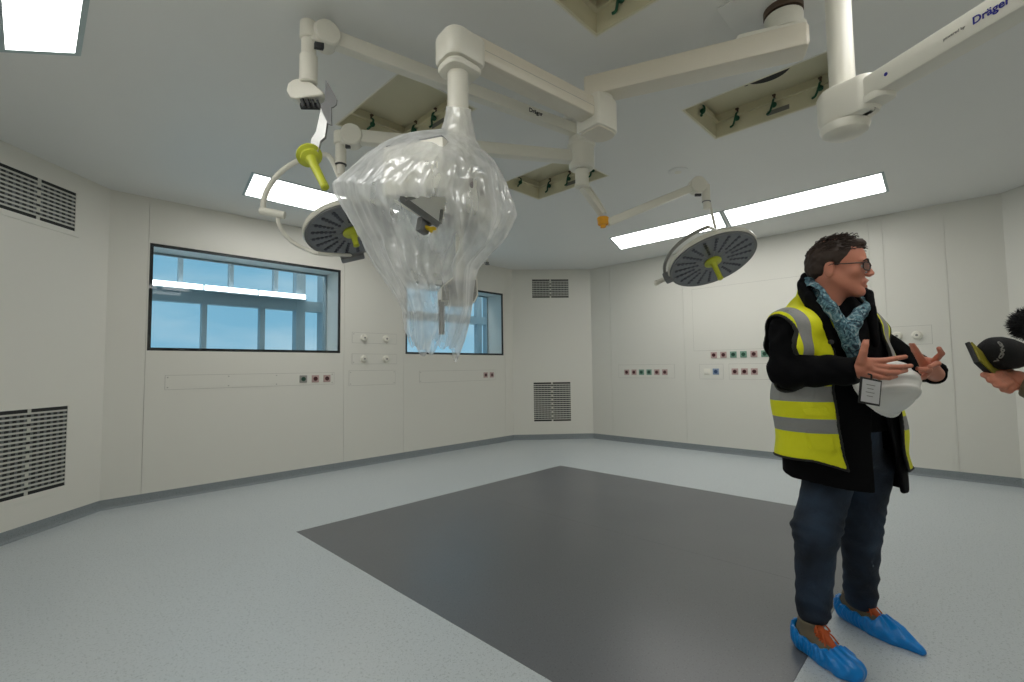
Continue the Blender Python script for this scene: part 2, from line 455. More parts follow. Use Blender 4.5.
def smin(a, b, k):
    hh = np.clip(.5 + .5 * (b - a) / k, 0, 1); return b * (1 - hh) + a * hh - k * hh * (1 - hh)
def smax(a, b, k): return -smin(-a, -b, k)
def cap(P, a, b, r1, r2=None):
    r2 = r1 if r2 is None else r2
    a = np.array(a, float); b = np.array(b, float); ab = b - a; L = max(ab @ ab, 1e-12)
    t = np.clip(((P - a) @ ab) / L, 0, 1)
    return np.linalg.norm(P - a - t[:, None] * ab, axis=1) - (r1 + (r2 - r1) * t)
def ell(P, c, r, ax=None):
    q = P - np.array(c, float)
    if ax is not None: q = q @ np.array(ax, float).T
    r = np.array(r, float); k = np.linalg.norm(q / r, axis=1); k2 = np.linalg.norm(q / (r * r), axis=1)
    return np.where(k < 1e-6, -r.min(), k * (k - 1) / np.maximum(k2, 1e-9))
def rbox(P, c, h, r, ax=None):
    q = P - np.array(c, float)
    if ax is not None: q = q @ np.array(ax, float).T
    q = np.abs(q) - (np.array(h, float) - r)
    return np.linalg.norm(np.maximum(q, 0), axis=1) + np.minimum(q.max(1), 0) - r
_rs = np.random.RandomState(7)
_ND = _rs.normal(size=(24, 3)); _ND /= np.linalg.norm(_ND, axis=1)[:, None]; _NP = _rs.uniform(0, 6.28, 24)
def wob(P, s, i0=0, n=6):
    v = 0
    for i in range(i0, i0 + n):
        v = v + np.sin(P @ _ND[i % 24] * s * (1 + .37 * ((i * 5) % 4)) + _NP[i % 24] + 1.3 * np.sin(P @ _ND[(i + 7) % 24] * s * .6))
    return v / n

def sdf_obj(name, fn, lo, hi, h, m, parent, extra=None, smooth_it=1):
    """fn in the parent's local frame"""
    F, lo = grid_eval(fn, lo, hi, h)
    V, Q = snets(F, lo, h)
    if smooth_it:
        E = np.concatenate([Q[:, [0, 1]], Q[:, [1, 2]], Q[:, [2, 3]], Q[:, [3, 0]]])
        for _ in range(smooth_it):
            s = np.zeros_like(V); c = np.zeros(len(V))
            np.add.at(s, E[:, 0], V[E[:, 1]]); np.add.at(s, E[:, 1], V[E[:, 0]])
            np.add.at(c, E[:, 0], 1); np.add.at(c, E[:, 1], 1)
            V = V * .5 + .5 * s / np.maximum(c, 1)[:, None]
    me = bpy.data.meshes.new(name)
    if extra:
        for (v2, f2) in extra:
            Q = np.concatenate([Q, f2 + len(V)]); V = np.concatenate([V, v2])
    me.from_pydata(V.tolist(), [], Q.tolist()); me.update(); me.shade_smooth()
    me.materials.append(MAT[m] if isinstance(m, str) else m)
    o = bpy.data.objects.new(name, me); COL.objects.link(o); o.parent = parent
    return o

SKY=0.98; EXPO=0.0
# ================================================================== THE ROOM
H = 2.98
XL, XR, YF, YB = -0.60, 6.95, -1.36, 5.765        # inner faces
Z3 = np.array([0, 0, 1.0])

def rect_minus(s0, s1, z0, z1, holes):
    out = [(s0, s1, z0, z1)]
    for (a, b, c, d) in holes:
        nx = []
        for (p, q, r, t) in out:
            if b <= p or a >= q or d <= r or c >= t: nx.append((p, q, r, t)); continue
            if a > p: nx.append((p, a, r, t))
            if b < q: nx.append((b, q, r, t))
            l, rr = max(a, p), min(b, q)
            if c > r: nx.append((l, rr, r, c))
            if d < t: nx.append((l, rr, d, t))
        out = nx
    return out

def wall(name, p0, p1, seams=(), holes=(), deep=.12, ext=0.0):
    """inner face from p0 to p1, room on the right-hand side; panels with open joints over a backing"""
    p0 = np.array([*p0, 0.]); p1 = np.array([*p1, 0.]); d = nrm(p1 - p0); n = np.array([-d[1], d[0], 0]) ; L = np.linalg.norm(p1 - p0)
    mb = MB()
    br = sorted([0] + list(seams) + [L])
    for i in range(len(br) - 1):
        a = br[i] + (.0015 if i else 0); b = br[i + 1] - (.0015 if i < len(br) - 2 else 0)
        for (s0, s1, z0, z1) in rect_minus(a, b, 0, H, holes):
            c = p0 + d * (s0 + s1) / 2 + n * .006 + Z3 * (z0 + z1) / 2
            mb.box(c, (s1 - s0, .012, z1 - z0), (d, n, Z3))
    for (s0, s1, z0, z1) in rect_minus(-ext, L + ext, 0, H, holes):
        c = p0 + d * (s0 + s1) / 2 + n * (.012 + deep / 2) + Z3 * (z0 + z1) / 2
        mb.box(c, (s1 - s0, deep, z1 - z0), (d, n, Z3))
    o = struct(name, mb, 'wall', sharp=None)
    sb = MB()
    q = n * -.004
    return o, p0, d, n, L

W1 = (0.812, 2.78, 1.462, 2.527)     # the two window openings on the back wall (x0, x1, z0, z1)
W2 = (3.745, 5.70, 1.462, 2.527)
XA0, XA1 = .50, 5.93
wall('wall_back', (XA0, YB), (XA1, YB), [x - XA0 for x in (.800, 2.83, 3.715, 5.735)], [tuple(v - (XA0 if i < 2 else 0) for i, v in enumerate(w)) for w in (W1, W2)], deep=.388)
CB = ((XA1, YB), (XR, 4.815))
wall('wall_back_right', *CB, ext=.05)
YR0, YR1 = 4.815, -.28
wall('wall_right', (XR, YR0), (XR, YR1), [YR0 - y for y in (4.42, 3.13, .83, .70, .165)], ext=.05)
wall('wall_front_right', (XR, YR1), (5.87, YF), ext=.05)
wall('wall_front', (5.87, YF), (.48, YF), [1.2, 2.4, 3.6])
wall('wall_front_left', (.48, YF), (XL, -.28), ext=.05)
wall('wall_left', (XL, -.28), (XL, 4.665), [1.2, 2.4, 3.6])
wall('wall_back_left', (XL, 4.665), (XA0, YB), ext=.05)

# skirting: coved vinyl upstand along each wall
def skirting(name, p0, p1):
    p0 = np.array([*p0, 0.]); p1 = np.array([*p1, 0.]); d = nrm(p1 - p0); n = np.array([d[1], -d[0], 0]); L = np.linalg.norm(p1 - p0)
    prof = [(0, 0), (.030, 0), (.030, .0012), (.016, .006), (.008, .014), (.0045, .026), (.0035, .085), (0, .087)]
    mb = MB(); m = len(prof); t = .412 
    vs = []
    for e, s in ((0, 0.0), (1, L)):
        for (a, z) in prof: vs.append(p0 + d * (s + (a * t if e == 0 else -a * t)) + n * a + Z3 * z)
    mb.add(vs, [tuple(range(m)), tuple(range(2 * m - 1, m - 1, -1))] + [(i, m + i, m + (i + 1) % m, (i + 1) % m) for i in range(m)])
    struct(name, mb, 'skirt', sharp=50)
PTS = [(XL, 4.665), (XA0, YB), (XA1, YB), (XR, YR0), (XR, YR1), (5.87, YF), (.48, YF), (XL, -.28)]
for nm, a, b in (('back_left', 0, 1), ('back', 1, 2), ('back_right', 2, 3), ('right', 3, 4), ('front_right', 4, 5), ('front', 5, 6), ('front_left', 6, 7), ('left', 7, 0)):
    skirting('baseboard_' + nm, PTS[a], PTS[b])

# floor: light sheet around a charcoal square under the table position
FX0, FX1, FY0, FY1 = 1.50, 4.78, .570, 3.83
fl = MB()
for (a, b, c, d) in rect_minus(XL - .1, XR + .1, YF - .1, YB + .1, [(FX0, FX1, FY0, FY1)]): fl.bx(a, b, c, d, -.06, 0)
struct('floor', fl, 'floor', sharp=None)
fd = MB(); g = .0015
XSEAM = 3.15
for (a, b) in ((FX0, XSEAM), (XSEAM, FX1)): fd.bx(a + (g * .4 if a > FX0 else g), b - (g * .4 if b < FX1 else g), FY0 + g, FY1 - g, -.06, 0)
o = struct('floor', fd, 'floor_dark', sharp=None)
sub = MB(); sub.bx(XL - .1, XR + .1, YF - .1, YB + .1, -.12, -.06); struct('floor', sub, 'floor_dark', sharp=None)

# ceiling with four open hatches
HATCH = [(1.46, 2.03, .50, 1.335), (3.05, 3.63, .50, 1.335), (1.47, 2.04, 2.30, 3.14), (3.06, 3.635, 2.30, 3.135)]
LIGHTS = {  # recessed panels: polygon corners on the ceiling
    'back': [(1.343, 4.445), (2.80, 4.43), (2.80, 5.04), (1.443, 5.042)],
    'right_far': [(5.425, 1.990), (6.065, 2.146), (6.080, 3.655), (5.454, 3.428)],
    'right_near': [(5.390, .526), (5.998, .554), (6.085, 2.080), (5.425, 1.932)],
    'left': [(-.135, 2.25), (.125, 2.25), (.128, 3.396), (-.133, 3.614)],
    'front': [(1.40, -.64), (2.75, -.64), (2.75, -.04), (1.40, -.04)],
    'left_near': [(-.40, .55), (.125, .55), (.125, 2.0), (-.40, 2.0)],
}
ce = MB()
holes = list(HATCH)
for k, p in LIGHTS.items():
    xs = [q[0] for q in p]; ys = [q[1] for q in p]
    if k in ('front', 'left_near'): holes.append((min(xs) - .03, max(xs) + .03, min(ys) - .03, max(ys) + .03))
xs_ = [XL - .1, .85, 2.25, 3.75, 5.15, XR + .1]
for (a, b, c, d) in rect_minus(XL - .1, XR + .1, YF - .1, YB + .5, holes): ce.bx(a, b, c, d, H, H + .03)
struct('ceiling', ce, 'ceiling', sharp=None)
# slim cover strips on the ceiling joints
cj = MB()
def strip(a, b, c, d): cj.bx(a, b, c, d, H - .0006, H + .001)
for y in (-.9,):
    strip(XL, XR, y - .0012, y + .0012)
struct('trim_1', cj, 'groove', sharp=None)
top = MB(); top.bx(XL - .3, XR + .3, YF - .3, YB + .5, H + .45, H + .5); struct('ceiling', top, 'ceiling', sharp=None)

LLAB = {'back': 'bright ceiling light panel above the larger window, behind the lamp bow',
        'right_far': 'bright ceiling light panel directly above the right-hand round lamp, near the far corner',
        'right_near': 'bright ceiling light panel nearest the man, in line with the one over the round lamp',
        'left': 'cropped bright ceiling light panel in the top left corner above the slotted grille',
        'front': 'bright ceiling light panel along the front side of the room, out of the frame',
        'left_near': 'bright ceiling light panel along the left side of the room, out of the frame'}
for k, p in LIGHTS.items():
    c = np.mean(np.array(p), axis=0); t = thing('ceiling_light', LLAB[k], 'light', (c[0], c[1], H), group='ceiling light panels')
    def off(p, e):
        P = np.array(p); m = len(P); out = []
        for i in range(m):
            a, b, cc = P[i - 1], P[i], P[(i + 1) % m]
            n1 = np.array([(b - a)[1], -(b - a)[0]]) / np.linalg.norm(b - a); n2 = np.array([(cc - b)[1], -(cc - b)[0]]) / np.linalg.norm(cc - b)
            bis = n1 + n2; out.append(b + bis * e / (1 + n1 @ n2))
        return out
    o_, i_ = off(p, .024), off(p, 0)
    z0, z1 = H - .004, H + .028
    if k not in ('front', 'left_near'): z1 = H - .0002
    fr = MB(); m = 4
    vs = [(*q, z0) for q in o_] + [(*q, z0) for q in i_] + [(*q, z1) for q in o_] + [(*q, z1) for q in i_]
    fs = []
    for i in range(4):
        j = (i + 1) % 4
        fs += [(i, j, 4 + j, 4 + i), (8 + i, 12 + i, 12 + j, 8 + j), (i, 8 + i, 8 + j, j), (4 + i, 4 + j, 12 + j, 12 + i)]
    fr.add(vs, fs); ob('frame', fr, 'light_frame', t, sharp=None)
    df = MB(); zz = H + .006 if k in ('front', 'left_near') else H - .0018
    df.add([(*q, zz) for q in i_] + [(*q, zz + .0008) for q in i_], [(3, 2, 1, 0), (4, 5, 6, 7), (0, 1, 5, 4), (1, 2, 6, 5), (2, 3, 7, 6), (3, 0, 4, 7)])
    ob('diffuser', df, 'panel_light', t, sharp=None)

# ---- ceiling hatches
HL = ['open cream ceiling hatch cut off by the top edge of the photo', 'open cream ceiling hatch behind the wide upper arm, with a black round hole in it',
      'open cream ceiling hatch above the left end of the plastic sheet, crossed by an arm', 'small-looking open cream ceiling hatch farthest back, right of the plastic sheet']
HD = .175
for i, (x0, x1, y0, y1) in enumerate(HATCH):
    t = thing('ceiling_hatch', HL[i], 'hatch', ((x0 + x1) / 2, (y0 + y1) / 2, H), group='open ceiling hatches')
    b = MB(); w = .012; e = 0.0
    b.bx(x0, x1, y0, y0 + w, H + e, H + HD); b.bx(x0, x1, y1 - w, y1, H + e, H + HD)
    b.bx(x0, x0 + w, y0 + w, y1 - w, H + e, H + HD); b.bx(x1 - w, x1, y0 + w, y1 - w, H + e, H + HD)
    # inner ledge
    z = H + HD * .62
    for q in ((x0 + w, x0 + .035, y0 + w, y1 - w), (x1 - .035, x1 - w, y0 + w, y1 - w), (x0 + .035, x1 - .035, y0 + w, y0 + .035), (x0 + .035, x1 - .035, y1 - .035, y1 - w)): b.bx(*q, z, z + .012)
    ob('lining', b, 'hatch', t, sharp=None)
    tp = MB(); tp.bx(x0, x1, y0, y1, H + HD, H + HD + .02); ob('top_plate', tp, 'hatch', t, sharp=None)
    lip = MB(); l = .008
    for q in ((x0 - l, x1 + l, y0 - l, y0), (x0 - l, x1 + l, y1, y1 + l), (x0 - l, x0, y0, y1), (x1, x1 + l, y0, y1)): lip.bx(*q, H - .003, H + .0)
    ob('rim', lip, 'enamel', t, sharp=None)
    # earth wires and clamps on the far faces
    def clamp(p, dirv, k):
        g_ = MB(); p = np.array(p); dv = np.array(dirv, float)
        sd_ = np.cross(dv, Z3)
        g_.tube([p + Z3 * .05, p + dv * .03 + Z3 * .03, p + dv * .034 - Z3 * .01 + sd_ * .01, p + dv * .018 - Z3 * .04 + sd_ * .03, p + dv * .03 - Z3 * .055 + sd_ * .045], .0075, n=8, smooth=4)
        g_.sphere(p + dv * .02 + Z3 * .0, .019, n=12)
        wv = ob('earth_wire', g_, 'green', t)
        h = MB(); h.cyl(p + Z3 * .07, p + Z3 * .04, .007); h.box(p + dv * .006 + Z3 * .075, (.022, .022, .008), bev=.001)
        ob('clamp', h, 'brown', wv)
    zc = H + .085
    for yy in (y0 + .14, (y0 + y1) / 2 , y1 - .17):
        clamp((x1 - w, yy, zc), (-1, 0, 0), 0)
    clamp(((x0 + x1) / 2 - .02, y1 - w, zc), (0, -1, 0), 0)
    lab = MB(); lab.bx(x1 - w - .002, x1 - w, (y0 + y1) / 2 - .09, (y0 + y1) / 2 + .05, H + .03, H + .062); ob('type_label', lab, 'grey_ink', t, sharp=None)
    if i == 1:
        bh = MB(); c = onz(765, 70, H + HD - .004); bh.lathe([(.15, 0), (.15, .004)], (c[0], c[1], H + HD - .006), n=40); ob('round_opening', bh, 'black', t)
        s2 = MB(); q = onz(746, 85, H + HD - .006); s2.lathe([(.014, 0), (.014, .004)], (q[0], q[1], H + HD - .007), n=12); ob('bolt_hole', s2, 'black', t)

# ---- windows: flush glazed back wall windows with black printed border
WT = .40
def window(nm, w, outer):
    x0, x1, z0, z1 = w
    t = MB(); b = .030
    for q in ((x0, x1, z0, z0 + b), (x0, x1, z1 - b, z1), (x0, x0 + b, z0 + b, z1 - b), (x1 - b, x1, z0 + b, z1 - b)): t.bx(q[0], q[1], YB + .004, YB + .016, q[2], q[3])
    fr = struct(nm, t, 'frame_black', sharp=None)
    tag(fr, kind='structure')
    rv = MB(); e = .012
    rv.bx(x0, x0 + e, YB + .016, YB + WT, z0, z1); rv.bx(x1 - e, x1, YB + .016, YB + WT, z0, z1)
    rv.bx(x0 + e, x1 - e, YB + .016, YB + WT, z0, z0 + e); rv.bx(x0 + e, x1 - e, YB + .016, YB + WT, z1 - e, z1)
    ob('reveal', rv, 'reveal', fr, sharp=None)
    g1 = MB(); g1.bx(x0 + .001, x1 - .001, YB, YB + .0035, z0 + .001, z1 - .001); ob('pane', g1, 'glass', fr, sharp=None)
    g2 = MB(); g2.bx(x0 + .03, x1 - .03, YB + WT - .02, YB + WT - .014, z0 + .03, z1 - .03); ob('pane', g2, 'glass', fr, sharp=None)
    b2 = MB(); k = .034; ya, yb = YB + WT - .03, YB + WT - .004
    for q in ((x0 + e, x1 - e, z0 + e, z0 + k), (x0 + e, x1 - e, z1 - k, z1 - e), (x0 + e, x0 + k, z0 + k, z1 - k), (x1 - k, x1 - e, z0 + k, z1 - k)): b2.bx(q[0], q[1], ya, yb, q[2], q[3])
    ob('rear_frame', b2, 'facade', fr, sharp=None)
window('window_1', W1, 0); window('window_2', W2, 0)

# ---- glazed corridor outside the windows
YC = 7.05
cf = MB(); cf.bx(-1.2, 8.5, YB + .45, YC + .3, -.06, 0); struct('floor', cf, 'floor', sharp=None)
cc = MB(); cc.bx(-1.2, 8.5, YB + .5, YC + .3, 3.5, 3.56); struct('ceiling', cc, 'ceiling', sharp=None)
fa = MB()
fa.bx(-1.2, 8.5, YC - .06, YC + .06, 2.115, 2.265)          # transom
fa.bx(-1.2, 8.5, YC - .06, YC + .06, 0, .25); fa.bx(-1.2, 8.5, YC - .06, YC + .06, 3.38, 3.5)
def xa(px, y=YC): return at(px, 300, 1) , 0
def xat(px, pz, y):
    v = RGT * (px - 512) / FPX - UPV * (pz - 341) / FPX + FWD
    return v[0] * y / v[1]
for a, b in ((178, 182.5), (228.5, 233), (273, 277.5)):
    fa.bx(xat(a, 270, YC), xat(b, 270, YC), YC - .04, YC + .04, 2.26, 3.4)
for a, b in ((200.5, 206), (258.5, 264)):
    fa.bx(xat(a, 330, YC), xat(b, 330, YC), YC - .04, YC + .04, .2, 2.12)
fa.bx(xat(294.5, 300, YC), xat(303.5, 300, YC), YC - .07, YC + .07, 0, 3.5)
fa.bx(xat(320, 300, YC), xat(336, 300, YC), YC - .10, YC + .1, 0, 3.5)
for x in (xat(478, 320, YC),): fa.bx(x - .06, x + .06, YC - .05, YC + .05, 0, 3.5)
fa.bx(xat(486, 320, YC), xat(503, 320, YC) + .3, YC - .12, YC + .1, 0, 3.5)
fa.bx(-.75, -.68, YC - .04, YC + .04, 0, 3.5)
struct('wall_outer', fa, 'facade', sharp=None)
for xx, nm in ((-1.2, 'left'), (8.4, 'right')):
    ew = MB(); ew.bx(xx, xx + .1, YB + .45, YC + .3, 0, 3.5); struct('wall_corridor_' + nm, ew, 'reveal', sharp=None)
for i, xx in enumerate((.6, 2.6, 4.6, 6.6)):  # unseen panels, added to brighten the window reveals and facade
    t = thing('ceiling_light', 'square light panel in the corridor ceiling outside the windows, out of the frame', 'light', (xx, 6.6, 3.5), group='corridor ceiling light panels')
    b_ = MB(); b_.bx(xx - .5, xx + .5, 6.35, 6.85, 3.47, 3.485); ob('diffuser', b_, 'panel_light', t, sharp=None)
    b_ = MB(); b_.bx(xx - .52, xx + .52, 6.33, 6.87, 3.485, 3.5); ob('frame', b_, 'light_frame', t, sharp=None)
# glowing bars along the transom imitate a ceiling light reflected in the pane
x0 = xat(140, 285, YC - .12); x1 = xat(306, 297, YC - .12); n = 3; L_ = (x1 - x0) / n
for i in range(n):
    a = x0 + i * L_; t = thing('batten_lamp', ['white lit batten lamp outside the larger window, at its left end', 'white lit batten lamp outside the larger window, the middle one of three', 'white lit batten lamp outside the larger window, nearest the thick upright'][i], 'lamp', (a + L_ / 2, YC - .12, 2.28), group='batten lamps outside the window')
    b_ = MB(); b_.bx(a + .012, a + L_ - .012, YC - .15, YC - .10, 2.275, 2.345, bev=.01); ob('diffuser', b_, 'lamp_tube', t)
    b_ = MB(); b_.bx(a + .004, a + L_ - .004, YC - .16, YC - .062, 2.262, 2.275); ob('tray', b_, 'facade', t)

# ---- slotted ventilation grilles on the chamfered walls
def grille(label, p0, d, s0, s1, z0, z1, rows, group=None):
    p0 = np.array([*p0, 0.]); d = nrm([*d, 0]); n = np.array([d[1], -d[0], 0])        # n points into the room
    W_, H_ = s1 - s0, z1 - z0; t = thing('ventilation_grille', label, 'grille', p0 + d * (s0 + W_ / 2) + Z3 * (z0 + H_ / 2) + n * .001)
    ax = (d, n, Z3); C = p0 + d * (s0 + s1) / 2 + Z3 * (z0 + z1) / 2
    pl = MB(); e = .045                                                    # face plate border
    def B(m, a, b, c, f, y0, y1): m.box(C + d * (a + b) / 2 + Z3 * (c + f) / 2 + n * (y0 + y1) / 2, (b - a, y1 - y0, f - c), ax)
    hw, hh = W_ / 2, H_ / 2
    for q in ((-hw - e, hw + e, hh, hh + e), (-hw - e, hw + e, -hh - e, -hh), (-hw - e, -hw, -hh, hh), (hw, hw + e, -hh, hh)): B(pl, *q, 0, .006)
    ob('frame', pl, 'wall', t, sharp=None)
    sl = MB(); pitch = H_ / rows
    for i in range(1, rows):
        z = -hh + i * pitch; B(sl, -hw, hw, z - pitch * .21, z + pitch * .21, .0035, .006)
    for i in range(rows):
        if i % 2 == 0 or i == rows - 1 :
            z = -hh + i * pitch; B(sl, -.014, .014, z, z + pitch, .0035, .006)
    ob('slats', sl, 'grille', t, sharp=None)
    fn = MB(); m = int(W_ / .05)
    for i in range(m):
        x = -hw + (i + .5) * W_ / m; B(fn, x - .011, x + .011, -hh + pitch, hh - pitch, .0018, .0028)
    ob('fins', fn, 'fin', t, sharp=None)
    bk = MB(); B(bk, -hw, hw, -hh, hh, .0005, .0015); ob('backing', bk, 'grille_dark', t, sharp=None)
    return t
dCB = nrm([XR - XA1, 4.815 - YB]); 
grille('upper slotted grille on the angled far corner wall, close under the ceiling', CB[0], dCB, .354, 1.0, 2.475, 2.80, 10)
grille('lower slotted grille on the angled far corner wall, close above the skirting', CB[0], dCB, .354, 1.0, .312, .985, 19)
dL = nrm([-1.1, -1.1])
def grilleL(label, s0, s1, z0, z1, rows):
    a = np.array([XA0, YB]) + dL[:2] * s1
    grille(label, a, -dL, 0, s1 - s0, z0, z1, rows)
grilleL('upper slotted grille on the angled wall at the left edge, close under the ceiling', .354, 1.0, 2.475, 2.81, 10)
grilleL('lower slotted grille on the angled wall at the left edge, close above the skirting', .354, 1.0, .312, .975, 19)

# ---- sockets and gas outlets
def wallpt(which, s, z):
    if which == 'A': return np.array([s, YB, z]), pi            # faces -y
    if which == 'B': return np.array([XR, s, z]), pi / 2        # faces -x
SOCK = {}
def socket_proto(frame_m, insert_m):
    key = (frame_m, insert_m)
    if key in SOCK: return copy_tree(SOCK[key])
    t = thing('wall_socket', None, 'socket')
    # local frame: x along the wall, -y out of the wall
    f = MB(); f.box((0, -.005, 0), (.088, .010, .088), bev=.003); fo = ob('faceplate', f, frame_m, t, local=True)
    i = MB(); i.lathe([(.024, 0), (.026, .002), (.026, .004), (.020, .004), (.017, .0015), (0, .0015)], (0, -.0095, 0), (0, -1, 0), n=24); ob('insert', i, insert_m, t, local=True)
    p = MB()
    for dx in (-.007, .007): p.cyl((dx, -.0088, 0), (dx, -.0110, 0), .0024, n=10)
    p.cyl((0, -.0088, .011), (0, -.013, .011), .002, n=10); ob('contacts', p, 'black', t, local=True)
    SOCK[key] = t; return t
def put_socket(which, s, z, fm, im, label, group):
    t = socket_proto(fm, im); p, a = wallpt(which, s, z); t.location = tuple(p)
    t.rotation_euler = (0, 0, 0) if which == 'A' else (0, 0, -pi / 2)
    tag(t, label, 'socket', group); return t
R_, G_, B_, Y_ = ('sock_red', 'in_red'), ('sock_green', 'in_green'), ('sock_blue', 'in_blue'), ('sock_grey', 'in_green')
gA = 'sockets under the larger window'
put_socket('A', 2.318, 1.145, *Y_, 'green-centred grey wall socket, leftmost of three under the larger window', gA)
put_socket('A', 2.463, 1.145, *R_, 'maroon wall socket, middle of three under the larger window', gA)
put_socket('A', 2.607, 1.145, *R_, 'maroon wall socket, rightmost of three under the larger window', gA)
gA2 = 'sockets under the smaller window'
put_socket('A', 5.275, 1.135, *R_, 'left one of the two small wall sockets under the smaller window', gA2)
put_socket('A', 5.415, 1.135, *R_, 'right one of the two small wall sockets under the smaller window', gA2)
names6 = ['first from the left', 'second from the left', 'third from the left', 'fourth from the left', 'fifth from the left', 'last on the right']
gB = 'row of six sockets left of the round lamp'
for i in range(6):
    fm = G_ if i in (2, 3) else R_
    put_socket('B', 4.126 - i * .134, 1.15, *fm, '%s wall socket on the right wall, %s in the row of six' % ('green' if i in (2, 3) else 'maroon', names6[i]), gB)
gC = 'upper row of sockets behind the man'
for i in range(6):
    fm = G_ if i in (2, 3, 5) else R_
    put_socket('B', 2.694 - i * .1353, 1.395, *fm, '%s wall socket in the upper row beside the man, %s' % ('green' if i in (2, 3, 5) else 'maroon', names6[i]), gC)
gD = 'lower row of sockets behind the man'
for i in range(3):
    put_socket('B', 2.411 - i * .1275, 1.156, *R_, 'maroon wall socket in the lower row beside the man, %s of three' % ['leftmost', 'middle', 'rightmost'][i], gD)
put_socket('B', 2.674, 1.156, *B_, 'blue wall socket in the lower row beside the white switch', None)
sw = thing('light_switch', 'white rocker switch on the right wall, left of the blue socket', 'switch', (XR, 2.80, 1.156), -pi / 2)
f = MB(); f.box((0, -.005, 0), (.088, .010, .088), bev=.003); ob('faceplate', f, 'enamel', sw, local=True)
f = MB(); f.box((0, -.0125, -.002), (.050, .008, .056), bev=.002); ob('rocker', f, 'enamel', sw, local=True)

def outlet(which, s, z, label, group):
    t = thing('gas_outlet', label, 'outlet', *wallpt(which, s, z)[:1], 0 if which == 'A' else -pi / 2, group)
    b = MB(); b.lathe([(.050, 0), (.050, .006), (.042, .012), (.040, .030), (.034, .036), (.018, .038), (0, .038)], (0, 0, 0), (0, -1, 0), n=28); ob('body', b, 'enamel', t, local=True)
    b = MB(); b.lathe([(.012, 0), (.012, .006), (0, .006)], (0, -.037, 0), (0, -1, 0), n=16); ob('plug', b, 'grey_ink', t, local=True)
    return t
gO = 'white gas outlets between the windows'
outlet('A', 3.099, 1.668, 'upper left of four round white gas outlets between the windows', gO)
outlet('A', 3.427, 1.665, 'upper right of four round white gas outlets between the windows', gO)
outlet('A', 3.099, 1.390, 'lower left of four round white gas outlets between the windows', gO)
outlet('A', 3.427, 1.390, 'lower right of four round white gas outlets between the windows', gO)
outlet('B', .619, 1.556, "left one of two round white gas outlets on the wall behind the man's raised hand", 'white gas outlets behind the man')
outlet('B', .445, 1.555, "right one of two round white gas outlets on the wall behind the man's raised hand", 'white gas outlets behind the man')

def plate(which, s0, s1, z0, z1, label, screws=()):
    t = thing('cover_plate', label, 'wall plate', *wallpt(which, (s0 + s1) / 2, (z0 + z1) / 2)[:1], 0 if which == 'A' else -pi / 2)
    w, h = abs(s1 - s0), z1 - z0
    b = MB(); b.box((0, -.0008, 0), (w + .006, .0016, h + .006)); ob('seal', b, 'groove', t, local=True, sharp=None)
    b = MB(); b.box((0, -.0016, 0), (w, .0032, h)); ob('plate', b, 'wall', t, local=True, sharp=None)
    for (a, c) in screws:
        k = MB(); k.lathe([(.007, 0), (.006, .002), (0, .002)], (-w / 2 + a, -.003, -h / 2 + c), (0, -1, 0), n=10); ob('screw', k, 'groove', t, local=True)
    return t
plate('A', .965, 2.70, 1.075, 1.215, 'long narrow cover plate with small screws under the larger window', [(.02, .02), (.02, .12), (.56, .02), (.56, .12), (1.05, .02), (1.05, .12), (1.71, .02), (1.71, .12)])
plate('A', 2.94, 3.60, 1.600, 1.735, 'cover strip behind the upper pair of white gas outlets between the windows', [(.02, .115)])
plate('A', 2.94, 3.60, 1.325, 1.455, 'cover strip behind the lower pair of white gas outlets between the windows', [(.02, .02)])
plate('A', 2.90, 3.58, 1.045, 1.235, 'blank cover plate below the four white gas outlets', [(.02, .02), (.02, .17), (.66, .02), (.66, .17)])
plate('A', 3.98, 5.50, 1.050, 1.215, 'long cover plate around the two sockets under the smaller window', [(.02, .02), (.02, .145)])
plate('B', 4.28, 3.30, 1.060, 1.270, 'cover plate around the row of six sockets on the right wall')
plate('B', 2.985, 1.0, 1.465, 2.385, 'large flat wall panel behind the man, above the sockets')
plate('B', .76, .32, 1.455, 1.66, 'cover plate behind the two white gas outlets right of the man')
plate('B', 2.91, 2.57, 1.050, 1.262, 'small cover plate around the white switch and blue socket')
plate('B', 2.49, 1.95, 1.050, 1.262, 'cover plate around the three lower maroon sockets beside the man')

# ---- small ceiling items
c = onz(678, 171, H)
t = thing('ceiling_disc', 'flat round white disc on the ceiling above the right-hand lamp', 'detector', (c[0], c[1], H))
b = MB(); b.lathe([(.085, 0), (.085, -.006), (.070, -.012), (0, -.012)], (c[0], c[1], H), n=32); ob('cover', b, 'ceiling', t)
b = MB(); b.lathe([(.030, 0), (.030, -.004), (0, -.004)], (c[0], c[1], H - .012), n=24); ob('sensor', b, 'enamel', t)
c = np.array([5.05, 5.45, H])
t = thing('ceiling_hook', 'small dark hook hanging from the ceiling above the smaller window', 'hook', c)
b = MB(); b.cyl(c, c - Z3 * .05, .012); ob('stem', b, 'enamel', t)
b = MB(); b.box(c - Z3 * .065, (.05, .03, .03), bev=.004); b.tube([c - Z3 * .07, c + np.array([-.05, 0, -.075]), c + np.array([-.07, 0, -.06])], .006, smooth=4); b.box(c - Z3 * .092, (.06, .045, .014), bev=.003); ob('clip', b, 'grey_plastic', t)
